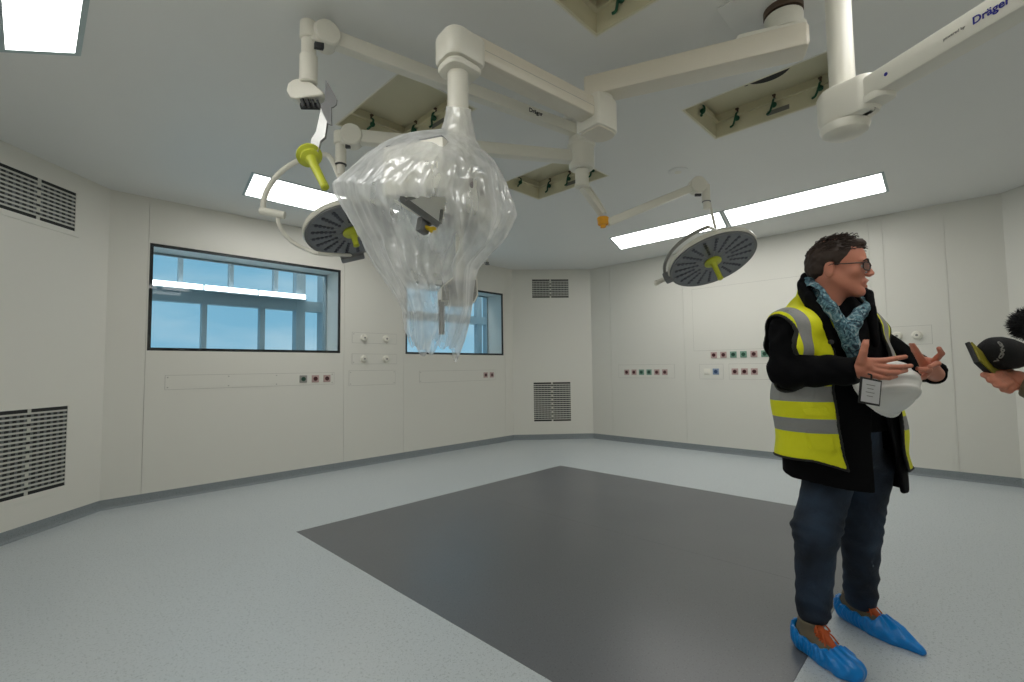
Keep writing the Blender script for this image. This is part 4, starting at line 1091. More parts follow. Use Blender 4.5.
# ================================================================== CLEAR PLASTIC SHEET over the service head
def film():
    lv = [  # y_left, x_left, y_right, x_right, mid distance, half depth
        (106, 446, 109, 471, 2.0, .052), (114, 445.5, 118, 472, 2.0, .055), (122, 443.5, 128, 474, 2.0, .060), (129, 441, 139, 476, 2.0, .075), (131, 420, 148, 480, 1.98, .14), (134.5, 402, 154, 487, 1.98, .19),
        (141.5, 384, 161, 495, 1.98, .24), (152, 366, 170, 502, 1.98, .29), (166, 348, 180, 508, 1.99, .32), (181, 328, 190, 513, 2.0, .33), (193, 329, 204, 518, 2.0, .33), (207, 336, 216, 520, 2.0, .32),
        (222, 344, 230, 514, 2.0, .30), (238, 354, 243, 506, 2.0, .27), (252, 362, 255, 493, 2.0, .24), (268, 373, 266, 482, 1.99, .21), (284, 385, 277, 478, 1.98, .18),
        (300, 394, 289, 476, 1.97, .15), (314, 400, 303, 475, 1.97, .125), (328, 402, 318, 471, 1.97, .10), (338, 404, 334, 467, 1.97, .085), (345, 408, 352, 458, 1.97, .07)]
    N, K = 260, len(lv)
    T = np.linspace(0, K - 1, 150); keys = np.array(lv, float)
    ix = np.arange(K)
    from_ = [np.interp(T, ix, keys[:, j]) for j in range(6)]
    # soften the interpolation
    for j in range(6):
        a = from_[j].copy()
        for _ in range(1): a[1:-1] = (a[:-2] + 2 * a[1:-1] + a[2:]) / 4
        from_[j] = a
    V = np.zeros((len(T), N, 3)); th = np.linspace(0, 2 * pi, N, endpoint=False)
    for i, t in enumerate(T):
        yl, xl, yr, xr, dm, dh_ = [f[i] for f in from_]
        s = t / (K - 1)
        am = .012 + .15 * min(1, max(0, (s - .22) / .4))
        cusp = lambda x: 1 - np.abs(np.sin(x)) ** .7
        w1 = th * 4 + .8 * np.sin(5 * s + 1) + .6 * np.sin(th * 2 + 3 * s); w2 = th * 7.0 + 1.1 * np.sin(4 * s) + .9 * np.sin(th * 3 - 4 * s); w3 = th * 13 + 2 * s + 1.2 * np.sin(th * 4 + 6 * s)
        fold = .42 * cusp(w1) + .36 * cusp(w2) + .22 * cusp(w3)
        rr = 1 - am * (1 - fold)
        cx = np.cos(th); sx = np.sin(th)
        cx = np.sign(cx) * np.abs(cx) ** 1.15; sx = np.sign(sx) * np.abs(sx) ** 1.1
        u = .5 + .5 * cx * rr; dd = dm + dh_ * sx * rr
        px = xl + (xr - xl) * u; py = yl + (yr - yl) * u
        # tattered hem
        if s > .8: py = py + (s - .8) * 5 * (6 * np.sin(th * 3 + 1) + 4 * np.sin(th * 7)) 
        py = py + 1.2 * np.sin(th * 6 + s * 20) * min(1, s * 3)
        for k in range(N): V[i, k] = at(px[k], py[k], dd[k])
    faces = []
    for i in range(len(T) - 1):
        for k in range(N):
            k2 = (k + 1) % N
            p = pj((V[i, k] + V[i + 1, k2]) / 2)
            front = sin(th[k]) < -.05
            # the gap in front where the two lengths of film part
            if front:
                x, y = p[0], p[1]
                if 197 < y < 236:
                    c_l = 397 + (y - 197) * .55; c_r = 446 - (y - 197) * .12 - max(0, y - 222) * .9
                    if c_l < x < c_r: continue
            faces.append((i * N + k, i * N + k2, (i + 1) * N + k2, (i + 1) * N + k))
    F_ = V.reshape(-1, 3)
    S = np.linspace(0, 1, len(T)); cen = V.mean(axis=1, keepdims=True); out = V - cen; out[:, :, 2] = 0; out = (out / np.maximum(np.linalg.norm(out, axis=2, keepdims=True), 1e-6)).reshape(-1, 3)
    a_ = np.abs(wob(F_, 20, 2, 4)); b_ = np.abs(wob(F_ * np.array([1, 1, .45]), 42, 9, 5)); c_ = wob(F_ * np.array([1, 1, .6]), 95, 14, 5)
    amp = np.repeat(np.clip((S - .10) / .12, .25, 1), N)
    F_ = F_ + out * ((.004 * (.35 - a_) + .004 * (.3 - b_) + .0010 * c_) * amp)[:, None]
    return F_, faces
V, Fc = film()
ps = mesh_obj('plastic_sheet', V, Fc, MAT['film'], None, sharp=180)
tag(ps, 'clear crumpled plastic sheet draped over the service box of the ceiling supply unit', 'plastic sheet')
# ================================================================== THE MAN IN THE HIGH-VISIBILITY VEST
PL0, PF0 = 1.46, 2.10
rootw = _r * PL0 + _f * PF0
man = thing('person', 'man in a yellow high-visibility vest, scarf, jeans and blue shoe covers, gesturing with both hands', 'person', rootw, -YAW)
def lf(px, py, d):
    P = at(px, py, d); return np.array([P @ _r - PL0, P @ _f - PF0, P[2]])
def lfv(l, f): return np.array([l, f])
Lt = nrm([.97, .24]); Ft = np.array([Lt[1], -Lt[0]])          # his left and front, in the local ground plane
CZ = [lf(845, 492, 2.10), lf(843, 460, 2.09), lf(836, 400, 2.05), lf(829, 345, 2.02), lf(825, 310, 2.03), lf(826, 290, 2.04)]
CZ = np.array(sorted(CZ, key=lambda p: p[2]))
def column(P, za, a, b, grow=0.0, e=2.3):
    z = P[:, 2]; cx = np.interp(z, CZ[:, 2], CZ[:, 0]); cy = np.interp(z, CZ[:, 2], CZ[:, 1])
    q = P[:, :2] - np.stack([cx, cy], 1)
    A = np.interp(z, za, a) + grow; B = np.interp(z, za, b) + grow
    ql = q @ Lt; qf = q @ Ft
    r = ((np.abs(ql) / A) ** e + (np.abs(qf) / B) ** e) ** (1 / e)
    return (r - 1) * np.minimum(A, B), ql, qf
ZA = [.60, .72, .85, 1.0, 1.15, 1.30, 1.40, 1.46, 1.50, 1.55]
AA = [.278, .276, .272, .264, .250, .232, .218, .185, .135, .085]
BB = [.165, .162, .155, .150, .148, .145, .135, .115, .095, .080]
SR = lf(791, 331, 1.95); SL = lf(866, 333, 2.10)
ER = lf(789, 370, 1.93); WR = lf(858, 371, 1.75)
EL = lf(914, 367, 2.10); WL = lf(936, 373, 1.93)
NB = lf(827, 300, 2.02)
def torso(P, grow=0.0):
    d, ql, qf = column(P, ZA, AA, BB, grow)
    d = smin(d, cap(P, SR + [.01, 0, .0], NB + [0, 0, -.055], .066 + grow, .07 + grow), .05)
    d = smin(d, cap(P, SL + [-.01, 0, .0], NB + [0, 0, -.055], .066 + grow, .07 + grow), .05)
    return d, ql, qf
def sleeves(P, g=0.0):
    d = smin(cap(P, SR, ER, .080 + g, .074 + g), cap(P, ER, WR, .070 + g, .052 + g), .03)
    d2 = smin(cap(P, SL, EL, .060 + g, .052 + g), cap(P, EL, WL, .055 + g, .044 + g), .03)
    return d, d2
# ---- body (head, neck, hands and what the clothes cover)
HC = lf(838.5, 269.5, 1.95); HS = .965
fd_ = nrm([.775, -.632, -.07]); lft = nrm(np.cross([0, 0, 1], fd_)); upv = np.cross(fd_, lft)
HA = np.array([fd_, lft, upv])
def HL(P): return ((P - HC) @ HA.T) / HS
def HW(p): return HC + (np.array(p, float) * HS) @ HA
def head_sdf(P):
    Q = HL(P); Y = Q.copy(); Y[:, 1] = np.abs(Y[:, 1])
    d = ell(Q, (-.018, 0, .045), (.098, .076, .090))
    d = smin(d, ell(Q, (.035, 0, .035), (.058, .060, .062)), .03)
    d = smin(d, ell(Q, (.036, 0, -.035), (.054, .054, .080)), .03)
    d = smin(d, cap(Y, (-.012, .054, -.040), (.068, .022, -.098), .018, .016), .03)
    d = smin(d, ell(Q, (.076, 0, -.100), (.020, .024, .019)), .018)
    d = smin(d, ell(Y, (.056, .042, -.020), (.020, .020, .018)), .022)
    d = smin(d, cap(Y, (.080, .040, .024), (.093, .008, .020), .0095, .010), .014)
    d = smax(d, -ell(Y, (.100, .031, .004), (.018, .016, .011)), .012)
    d = smin(d, cap(Q, (.092, 0, .014), (.1135, 0, -.024), .0075, .0100), .010)
    d = smin(d, ell(Y, (.104, .011, -.029), (.011, .008, .008)), .007)
    d = smin(d, ell(Q, (.090, 0, -.058), (.013, .026, .016)), .012)
    d = smin(d, cap(Y, (.101, .000, -.053), (.090, .022, -.060), .0052, .0035), .004)
    d = smin(d, cap(Y, (.096, .000, -.0765), (.087, .020, -.070), .0062, .004), .005)
    d = smax(d, -ell(Q, (.104, 0, -.0635), (.017, .019, .0062)), .003)
    d = smin(d, smax(ell(Y, (-.026, .078, -.008), (.020, .0085, .033), None), -ell(Y, (-.023, .088, -.008), (.011, .006, .021)), .004), .005)
    d = smin(d, cap(Q, (-.030, 0, -.050), (-.048, 0, -.20), .057, .064), .035)
    d = d + .0006 * wob(Q, 55, 3)
    return d * HS
F0, _lo = grid_eval(head_sdf, HC - [.16, .16, .235], HC + [.17, .16, .165], .0032)
hv, hf = snets(F0, _lo, .0032)

def finger_chain(pts, rads): return [(np.array(pts[i]), np.array(pts[i + 1]), rads[i], rads[i + 1]) for i in range(len(pts) - 1)]
def hand_sdf(palm, fingers, kp=.012):
    def f(P):
        d = None
        for (a, b, r, r2) in palm:
            x = cap(P, a, b, r, r2); d = x if d is None else smin(d, x, kp)
        for ch in fingers:
            g = None
            for (a, b, r, r2) in ch:
                x = cap(P, a, b, r, r2); g = x if g is None else smin(g, x, .003)
            d = smin(d, g, .0055)
        return d
    return f
q = lf
# right hand: back of the hand to the camera, thumb up, fingers pointing to the right
dR = 1.72
Rw = q(856, 370, 1.745)
palmR = [(Rw, q(866, 365.5, dR), .026, .020), (Rw, q(869, 369, dR), .026, .018), (Rw, q(868, 373.5, dR + .005), .026, .016), (q(863, 360, dR), q(872, 362, dR), .014, .013), (q(866, 374, dR), q(872, 376, dR), .013, .010)]
fR = [finger_chain([q(861, 362, dR), q(863.5, 352, dR - .01), q(865, 345, dR - .01), q(866.5, 338.5, dR)], [.016, .0125, .0115, .0085]),
      finger_chain([q(872, 361, dR), q(884, 360.5, dR - .01), q(895, 358.5, dR - .005), q(905.5, 356.8, dR + .01)], [.012, .0102, .0092, .0075]),
      finger_chain([q(873, 366, dR - .005), q(887, 367, dR - .015), q(900, 367, dR - .01), q(911, 365.8, dR)], [.012, .0102, .0092, .0075]),
      finger_chain([q(872, 370, dR - .01), q(886, 372.5, dR - .02), q(897, 372.5, dR - .015), q(906, 370.5, dR)], [.0115, .0098, .0088, .0072]),
      finger_chain([q(870, 374.5, dR - .01), q(880, 377.5, dR - .02), q(889, 378, dR - .015), q(896, 376.5, dR - .005)], [.0105, .009, .008, .0066])]
hR = hand_sdf(palmR, fR)
dL = 1.86
Lw = q(935, 374, 1.93)
palmL = [(Lw, q(926, 364, dL), .027, .018), (Lw, q(932, 363, dL + .01), .027, .017), (Lw, q(924, 371, dL - .01), .025, .017), (q(922, 360, dL), q(929, 361, dL), .015, .014)]
fL = [finger_chain([q(925, 366, dL), q(919.5, 357, dL - .02), q(915, 350, dL - .035), q(911.5, 343.5, dL - .04)], [.016, .0125, .0115, .0088]),
      finger_chain([q(932, 363, dL), q(937.5, 357.5, dL - .04), q(941.5, 353.5, dL - .06), q(939, 348.5, dL - .075)], [.012, .0108, .0098, .008]),
      finger_chain([q(932, 366, dL), q(937, 363.5, dL - .05), q(938, 363.5, dL - .075), q(930, 366.5, dL - .09)], [.012, .0104, .0095, .008]),
      finger_chain([q(929, 370, dL - .01), q(929, 370.5, dL - .055), q(924, 370, dL - .075), q(917.5, 368.5, dL - .075)], [.0115, .010, .0092, .0076]),
      finger_chain([q(927, 374, dL - .01), q(924, 377, dL - .045), q(919, 378.5, dL - .06), q(913, 379, dL - .065)], [.0105, .0092, .0084, .007])]
hL = hand_sdf(palmL, fL)
extra = [(hv, hf)]
for fn, c in ((hR, (Rw + q(895, 365, dR)) / 2), (hL, (Lw + q(925, 364, dL - .03)) / 2)):
    G, l2 = grid_eval(fn, c - [.135, .12, .10], c + [.135, .12, .10], .0025)
    extra.append(snets(G, l2, .0025))
HRp, HLp = lf(832, 465, 2.08), lf(868, 465, 2.13)
KR, KL = lf(816, 530, 2.04), lf(860, 528, 2.15)
AR, AL = lf(813.5, 614, 2.075), lf(861, 601, 2.27)
def under(P):
    d, _, _ = column(P, ZA, AA, BB, -.045)
    d = smax(d, 1.02 - P[:, 2], .03)
    for a, b, r, r2 in ((SR, ER, .05, .045), (ER, WR, .042, .030), (SL, EL, .05, .042), (EL, WL, .042, .028), (HRp, KR, .075, .055), (KR, AR, .055, .040), (HLp, KL, .07, .052), (KL, AL, .05, .038), (NB + [0, 0, -.08], NB + [0, 0, .0], .06, .055)):
        d = smin(d, cap(P, a, b, r, r2), .03)
    return d
body = sdf_obj('body', under, (-.45, -.5, .1), (.62, .35, 1.55), .014, 'skin', man, extra=extra, smooth_it=0)

# ---- face details
for s in (-1, 1):
    m = MB(); m.sphere(HW((.0745, s * .029, .003)), .0105 * HS, n=18); e = ob('eye', m, 'eye', None); 
    e.parent = man; tmp = None
    m = MB(); m.sphere(HW((.0805, s * .029, .003)), .0054 * HS, n=14); i_ = ob('iris', m, 'iris', None); i_.parent = e
    m = MB(); m.tube([HW((.088, s * .050, .022)), HW((.099, s * .036, .030)), HW((.102, s * .014, .024))], [.002, .004, .003], smooth=4, n=8); b_ = ob('eyebrow', m, 'hair', None); b_.parent = man
m = MB(); m.sphere(HW((.093, 0, -.0635)), .012 * HS, (1, 1, 1), n=14); 
# spectacles
sp = MB()
def loop(s):
    out = []
    for t in np.linspace(0, 2 * pi, 25):
        c_, s_ = cos(t), sin(t)
        yy = s * .034 + .0245 * np.sign(c_) * abs(c_) ** .7; zz = .002 + .0165 * np.sign(s_) * abs(s_) ** .7
        out.append(HW((.1085 - .45 * max(0, abs(yy) - .012), yy, zz)))
    return out
for s in (-1, 1):
    sp.tube(loop(s), .0021 * HS, n=8)
    sp.tube([HW((.088, s * .0585, .010)), HW((.076, s * .073, .011)), HW((.03, s * .080, .010)), HW((-.018, s * .0825, .011)), HW((-.040, s * .080, -.006))], .0022 * HS, n=8, smooth=3)
sp.tube([HW((.107, -.0095, .006)), HW((.1115, 0, .009)), HW((.107, .0095, .006))], .0017, n=8, smooth=3)
so = ob('spectacles', sp, 'spec_frame', None); so.parent = man; so['label'] = 'thin dark-framed spectacles'
for s in (-1, 1):
    L_ = loop(s); m = MB(); m.add(L_[:-1], [tuple(range(24))]); g_ = ob('lens', m, 'lens', None); g_.parent = so
# hair
def hair_sdf(P):
    Q = HL(P)
    d = ell(Q, (-.020, 0, .042), (.103, .085, .090))
    d = smin(d, ell(Q, (.048, .004, .100), (.046, .052, .024)), .02)
    d = smin(d, ell(Q, (-.070, 0, .010), (.052, .068, .060)), .02)
    zc = np.interp(Q[:, 0], [-.14, -.085, -.062, -.052, -.044, -.012, .004, .020, .045, .078, .10], [-.095, -.094, -.075, -.050, .010, .024, .006, .030, .056, .086, .104])
    zc = np.where((Q[:, 0] > -.010) & (Q[:, 0] < .008), np.minimum(zc, .008), zc)
    st = Q * np.array([1.0, .5, 1.0])
    d = d + .0045 * wob(st, 70, 0, 8) + .003 * wob(Q, 150, 9, 6)
    return smax(d, (zc - Q[:, 2]) * .75, .006) * HS
sdf_obj('hair', hair_sdf, HC - [.17, .16, .12], HC + [.17, .16, .185], .0036, 'hair', man, smooth_it=0)
m = MB(); rs = np.random.RandomState(3)
for i in range(420):
    a = rs.uniform(0, 2 * pi); e = rs.uniform(.25, 1.5)
    v = np.array([cos(a) * cos(e), sin(a) * cos(e), sin(e)]); v = nrm(v)
    base = np.array([-.022, 0, .044]) + v * np.array([.106, .084, .091])
    if base[0] > .075 or base[2] < .05 + max(0, base[0]) * .35: continue
    tan = nrm(np.array([.8, rs.uniform(-.6, .6), rs.uniform(-.4, .25)])); up_ = rs.uniform(.004, .016) * (1 if base[2] > .11 else .35)
    L_ = rs.uniform(.015, .034)
    m.tube([HW(base), HW(base + tan * L_ * .4 + v * up_), HW(base + tan * L_ * .8 + v * up_ * 1.25), HW(base + tan * L_ + v * up_ * .7)], [.0022, .0022, .0016, .0006], n=5, smooth=2)
o = ob('hair_tufts', m, 'hair', None); o.parent = man; o['kind'] = 'stuff'

# ---- jeans
def jeans_sdf(P):
    d, ql, qf = column(P, [.6, .8, .95, 1.05], [.15, .165, .17, .16], [.10, .115, .12, .11])
    d = smax(d, P[:, 2] - 1.02, .02); d = smax(d, .80 - P[:, 2], .03)
    r = smin(cap(P, HRp, KR, .098, .086), cap(P, KR, AR + [0, 0, .02], .084, .066), .03)
    l = smin(cap(P, HLp, KL, .096, .080), cap(P, KL, AL + [0, 0, .02], .078, .064), .03)
    r = smax(r, AR[2] - .035 - P[:, 2], .012); l = smax(l, AL[2] - .035 - P[:, 2], .012)
    w = P @ np.array([.5, .25, 1.0])
    kz = np.exp(-((P[:, 2] - KR[2]) / .09) ** 2) + .9 * np.exp(-((P[:, 2] - .2) / .09) ** 2) + .25
    f = .0028 * np.sin(w * 105 + 2.5 * np.sin(P[:, 0] * 26 + P[:, 2] * 14)) * kz + .004 * wob(P, 15, 2) + .002 * wob(P, 34, 8) - .005 * kz * (1 - np.abs(np.sin(P @ np.array([9, 6, 34.]) + 1.3 * np.sin(P @ np.array([22, 10, 8.])))) ** .5)
    return smin(smin(r, l, .012), d, .05) + f
jo = sdf_obj('jeans', jeans_sdf, (-.35, -.3, .08), (.42, .36, 1.03), .0075, 'jeans', man); jo['label'] = 'dark blue jeans'

# ---- jacket
fly = np.array([.0, .0])
def jacket_sdf(P):
    d, ql, qf = torso(P)
    inner, _, _ = column(P, ZA, AA, BB, -.016)
    z = P[:, 2]
    front = (qf > .0)
    # open below the chest: wedge widening downwards
    hw = np.interp(z, [.70, .95, 1.12, 1.30], [.085, .060, .02, -.02]); cx = np.interp(z, [.7, 1.0, 1.3], [.060, .050, .03])
    wedge = np.where(front, np.abs(ql - cx) - hw, .2)
    hem = np.interp(ql, [-.30, -.05, .06, .2, .27], [.765, .720, .71, .69, .69]) + .03 * np.clip(-qf / .12, 0, 1)
    shell = smax(d, -inner, .006)
    shell = np.where(z > 1.15, d, shell)
    shell = smax(shell, -wedge, .006)
    shell = smax(shell, hem - z, .006)
    s1, s2 = sleeves(P)
    ar = nrm(WR - ER); al = nrm(WL - EL)
    s1 = smax(s1, (P - WR) @ ar - .004, .005); s2 = smax(s2, (P - WL) @ al - .0, .005)
    s1 = s1 + .0035 * np.sin((P @ ar) * 70 + 3 * np.sin(P[:, 2] * 30)) + .004 * wob(P, 22, 5)
    s2 = s2 + .0035 * np.sin((P @ al) * 70 + 3 * np.sin(P[:, 2] * 30)) + .003 * wob(P, 22, 7)
    shell = shell + .004 * wob(P, 18, 1)
    out = smin(smin(shell, s1, .025), s2, .025)
    neck = cap(P, NB + [0, 0, -.01], NB + [0, .0, .2], .062)
    return smax(out, -neck, .01)
sdf_obj('jacket', jacket_sdf, (-.42, -.50, .66), (.60, .36, 1.60), .0075, 'jacket', man)['label'] = 'open black jacket'
def sweater_sdf(P):
    d, ql, qf = column(P, ZA, AA, BB, -.028)
    return smax(smax(d, .96 - P[:, 2], .01), P[:, 2] - 1.50, .01) + .003 * wob(P, 20, 6)
sdf_obj('sweater', sweater_sdf, (-.40, -.36, .90), (.45, .36, 1.56), .010, 'jacket', man)['label'] = 'dark sweater'
# raised collar and lapels
def collar_sdf(P):
    ch = [(lf(803, 292, 2.0), .030), (lf(806, 286, 2.07), .030), (lf(824, 286, 2.13), .030), (lf(852, 292, 2.10), .028), (lf(869, 303, 2.0), .026), (lf(872, 318, 1.92), .024), (lf(876, 345, 1.89), .020)]
    ch2 = [(lf(803, 293, 2.0), .030), (lf(810, 306, 1.91), .028), (lf(824, 326, 1.86), .026), (lf(836, 352, 1.86), .020), (lf(843, 378, 1.86), .016)]
    d = None
    for c in (ch, ch2):
        for (a, r), (b, r2) in zip(c[:-1], c[1:]):
            for dz in (0, .022, .040):
                x = cap(P, a + [0, 0, dz], b + [0, 0, dz], r * .62, r2 * .62); d = x if d is None else smin(d, x, .008)
    return d + .003 * wob(P, 40, 3)
sdf_obj('collar', collar_sdf, (-.30, -.36, 1.10), (.30, .20, 1.68), .006, 'jacket', man)
m = MB()
for (x, y) in ((832, 342), (835, 366)):
    p = lf(x, y, 1.815); m.cyl(p, p + np.array([.0, .012, 0]), .009, n=12)
b_ = ob('buttons', m, 'dark_plastic', None); b_.parent = man

# ---- scarf
def scarf_sdf(P):
    chains = [[(lf(813, 289, 1.93), .030), (lf(817, 294, 1.90), .034)], [(lf(815, 290.5, 1.87), .018), (lf(816, 293, 1.87), .018)], [(lf(808, 282, 2.0), .028), (lf(817, 293, 1.90), .030), (lf(831, 308, 1.845), .027), (lf(842, 325, 1.83), .029), (lf(848, 334, 1.82), .030)],
              [(lf(868, 305, 1.97), .022), (lf(861, 312, 1.88), .028), (lf(853, 322, 1.83), .032), (lf(848, 334, 1.82), .030)],
              [(lf(848, 330, 1.82), .034), (lf(851, 345, 1.825), .032), (lf(858, 360, 1.835), .034), (lf(866, 376, 1.84), .034)],
              [(lf(808, 283, 2.0), .026), (lf(822, 284, 2.10), .028), (lf(850, 292, 2.09), .026), (lf(868, 305, 1.97), .022)]]
    d = None
    for c in chains:
        for (a, r), (b, r2) in zip(c[:-1], c[1:]):
            x = cap(P, a, b, r * .9, r2 * .9); d = x if d is None else smin(d, x, .010)
    return d + .0035 * np.abs(np.sin(P @ np.array([62, 25, 22.]) + 1.5 * np.sin(P @ np.array([10, 20, 30.])))) + .002 * wob(P, 40, 4)
sdf_obj('scarf', scarf_sdf, (-.25, -.40, 1.10), (.26, .12, 1.66), .0045, 'scarf', man)['label'] = 'teal and grey patterned scarf'

# ---- high-visibility vest
arm_dir = nrm(ER - SR)
def vest_cut(P, ql, qf):
    z = P[:, 2]
    bot = np.interp(ql, [-.26, -.10, 0, .2], [.855, .800, .785, .800])
    c = bot - z
    # front opening between the two panels
    le = np.interp(z, [.84, 1.0, 1.15, 1.25, 1.35, 1.50], [-.155, -.170, -.160, -.145, -.130, -.100]); re = np.interp(z, [.84, 1.0, 1.2, 1.35, 1.50], [.160, .160, .150, .125, .10])
    op = np.where(qf > 0, np.minimum(ql - le, re - ql), -.1)
    c = np.maximum(c, op)
    # armholes
    cc = np.array([np.interp(SR[2], CZ[:, 2], CZ[:, 0]), np.interp(SR[2], CZ[:, 2], CZ[:, 1])])
    q0_ = (SR[:2] - cc) @ Ft
    Q2 = np.stack([qf - q0_, z, 0 * z], 1)
    a1 = .080 - cap(Q2, (.0, SR[2] - .015, 0), (.0, SR[2] - .17, 0), 0.0); a1 = np.where(ql < -.08, a1, -.1)
    a2 = .105 - cap(P, SL + np.array([.03, 0, 0]), SL + np.array([.08, 0, -.12]), 0.0)
    c = np.maximum(c, np.maximum(a1, a2))
    nk = .100 - cap(P, NB + [0, 0, -.05], NB + [0, 0, .2], 0.0)
    return np.maximum(c, nk)
def vest_base(P):
    d, ql, qf = torso(P, .016)
    d = smin(d, cap(P, SR + np.array([.01, 0, 0]), SR + arm_dir * .05, .098, .094), .03)
    f = .005 * wob(P, 14, 3) + .0035 * np.sin(P[:, 2] * 32 + ql * 18 + 1.5 * np.sin(P[:, 2] * 9))
    return d + f, ql, qf
def vest_sdf(P):
    d, ql, qf = vest_base(P); return smax(np.abs(d) - .0045, vest_cut(P, ql, qf), .003)
def pipe_sdf(P):
    d, ql, qf = vest_base(P); return smax(np.abs(d) - .0070, np.abs(vest_cut(P, ql, qf)) - .0055, .003)
def vest_mat():
    m = bpy.data.materials.new('high_visibility_fabric'); m.use_nodes = True; nt = m.node_tree; b = nt.nodes['Principled BSDF']; N = nt.nodes.new; L = nt.links.new
    tc = N('ShaderNodeTexCoord'); sx = N('ShaderNodeSeparateXYZ'); L(tc.outputs['Object'], sx.inputs[0])
    def math_(op, a, bb, c=None):
        n = N('ShaderNodeMath'); n.operation = op
        for i, v in enumerate((a, bb, c)):
            if v is None: continue
            if isinstance(v, (int, float)): n.inputs[i].default_value = v
            else: L(v, n.inputs[i])
        return n.outputs[0]
    z = sx.outputs['Z']
    # signed distance across the body, following its lean
    z1, z2 = 1.15, 1.45
    c1 = np.array([np.interp(z1, CZ[:, 2], CZ[:, i]) for i in (0, 1)]) @ Lt; c2 = np.array([np.interp(z2, CZ[:, 2], CZ[:, i]) for i in (0, 1)]) @ Lt
    k = (c2 - c1) / (z2 - z1)
    ql = math_('ADD', math_('MULTIPLY', sx.outputs['X'], float(Lt[0])), math_('MULTIPLY', sx.outputs['Y'], float(Lt[1])))
    ql = math_('SUBTRACT', ql, math_('ADD', math_('MULTIPLY', z, float(k)), float(c1 - k * z1)))
    def band(v, a, bb): return math_('MULTIPLY', math_('GREATER_THAN', v, a), math_('LESS_THAN', v, bb))
    h1 = band(z, 1.098, 1.160); h2 = band(z, .970, 1.028)
    up = math_('GREATER_THAN', z, 1.10)
    v1 = math_('MULTIPLY', band(ql, -.268, -.226), up); v2 = math_('MULTIPLY', band(ql, .125, .175), up)
    s = math_('MAXIMUM', math_('MAXIMUM', h1, h2), math_('MAXIMUM', v1, v2))
    mx = N('ShaderNodeMix'); mx.data_type = 'RGBA'; L(s, mx.inputs[0]); mx.inputs[6].default_value = (*srgb((240, 240, 22)), 1); mx.inputs[7].default_value = (*srgb((150, 150, 148)), 1)
    L(mx.outputs[2], b.inputs['Base Color']); b.inputs['Roughness'].default_value = .6
    n2 = N('ShaderNodeTexNoise'); n2.inputs['Scale'].default_value = 18; n2.inputs['Detail'].default_value = 4; L(tc.outputs['Object'], n2.inputs['Vector'])
    bp = N('ShaderNodeBump'); bp.inputs['Strength'].default_value = .35; bp.inputs['Distance'].default_value = .02; L(n2.outputs['Fac'], bp.inputs['Height']); L(bp.outputs[0], b.inputs['Normal'])
    return m
MAT['vest'] = vest_mat()
vo = sdf_obj('vest', vest_sdf, (-.44, -.36, .72), (.45, .36, 1.60), .0058, 'vest', man, smooth_it=1); vo['label'] = 'yellow high-visibility vest with grey bands'
po = sdf_obj('piping', pipe_sdf, (-.44, -.36, .72), (.45, .36, 1.60), .0052, 'piping', man, smooth_it=1); po.parent = vo
# pocket flaps on the vest
def surf_front(ql, z, grow=.024):
    c = np.array([np.interp(z, CZ[:, 2], CZ[:, i]) for i in (0, 1)]); A = np.interp(z, ZA, AA) + grow; B = np.interp(z, ZA, BB) + grow
    qf = B * max(0, 1 - (abs(ql) / A) ** 2.3) ** (1 / 2.3); p = c + Lt * ql + Ft * qf; return np.array([p[0], p[1], z])
for (za, zb, nm) in ((1.075, 1.045, 'pocket_flap'), (.975, .905, 'pocket')):
    m = MB(); vs = []; n_ = 8
    for j, (z, g_) in enumerate(((za, .026), (zb, .032), (zb, .020), (za, .018))):
        for i in range(n_ + 1): vs.append(surf_front(-.262 + .062 * i / n_, z, g_))
    fs = [(j * (n_ + 1) + i, j * (n_ + 1) + i + 1, ((j + 1) % 4) * (n_ + 1) + i + 1, ((j + 1) % 4) * (n_ + 1) + i) for j in range(4) for i in range(n_)]
    fs += [(0, n_ + 1, 2 * (n_ + 1), 3 * (n_ + 1)), (n_, 2 * n_ + 1, 3 * n_ + 2, 4 * n_ + 3)]
    m.add(vs, fs); p_ = ob(nm, m, 'vest', None, sharp=30); p_.parent = vo

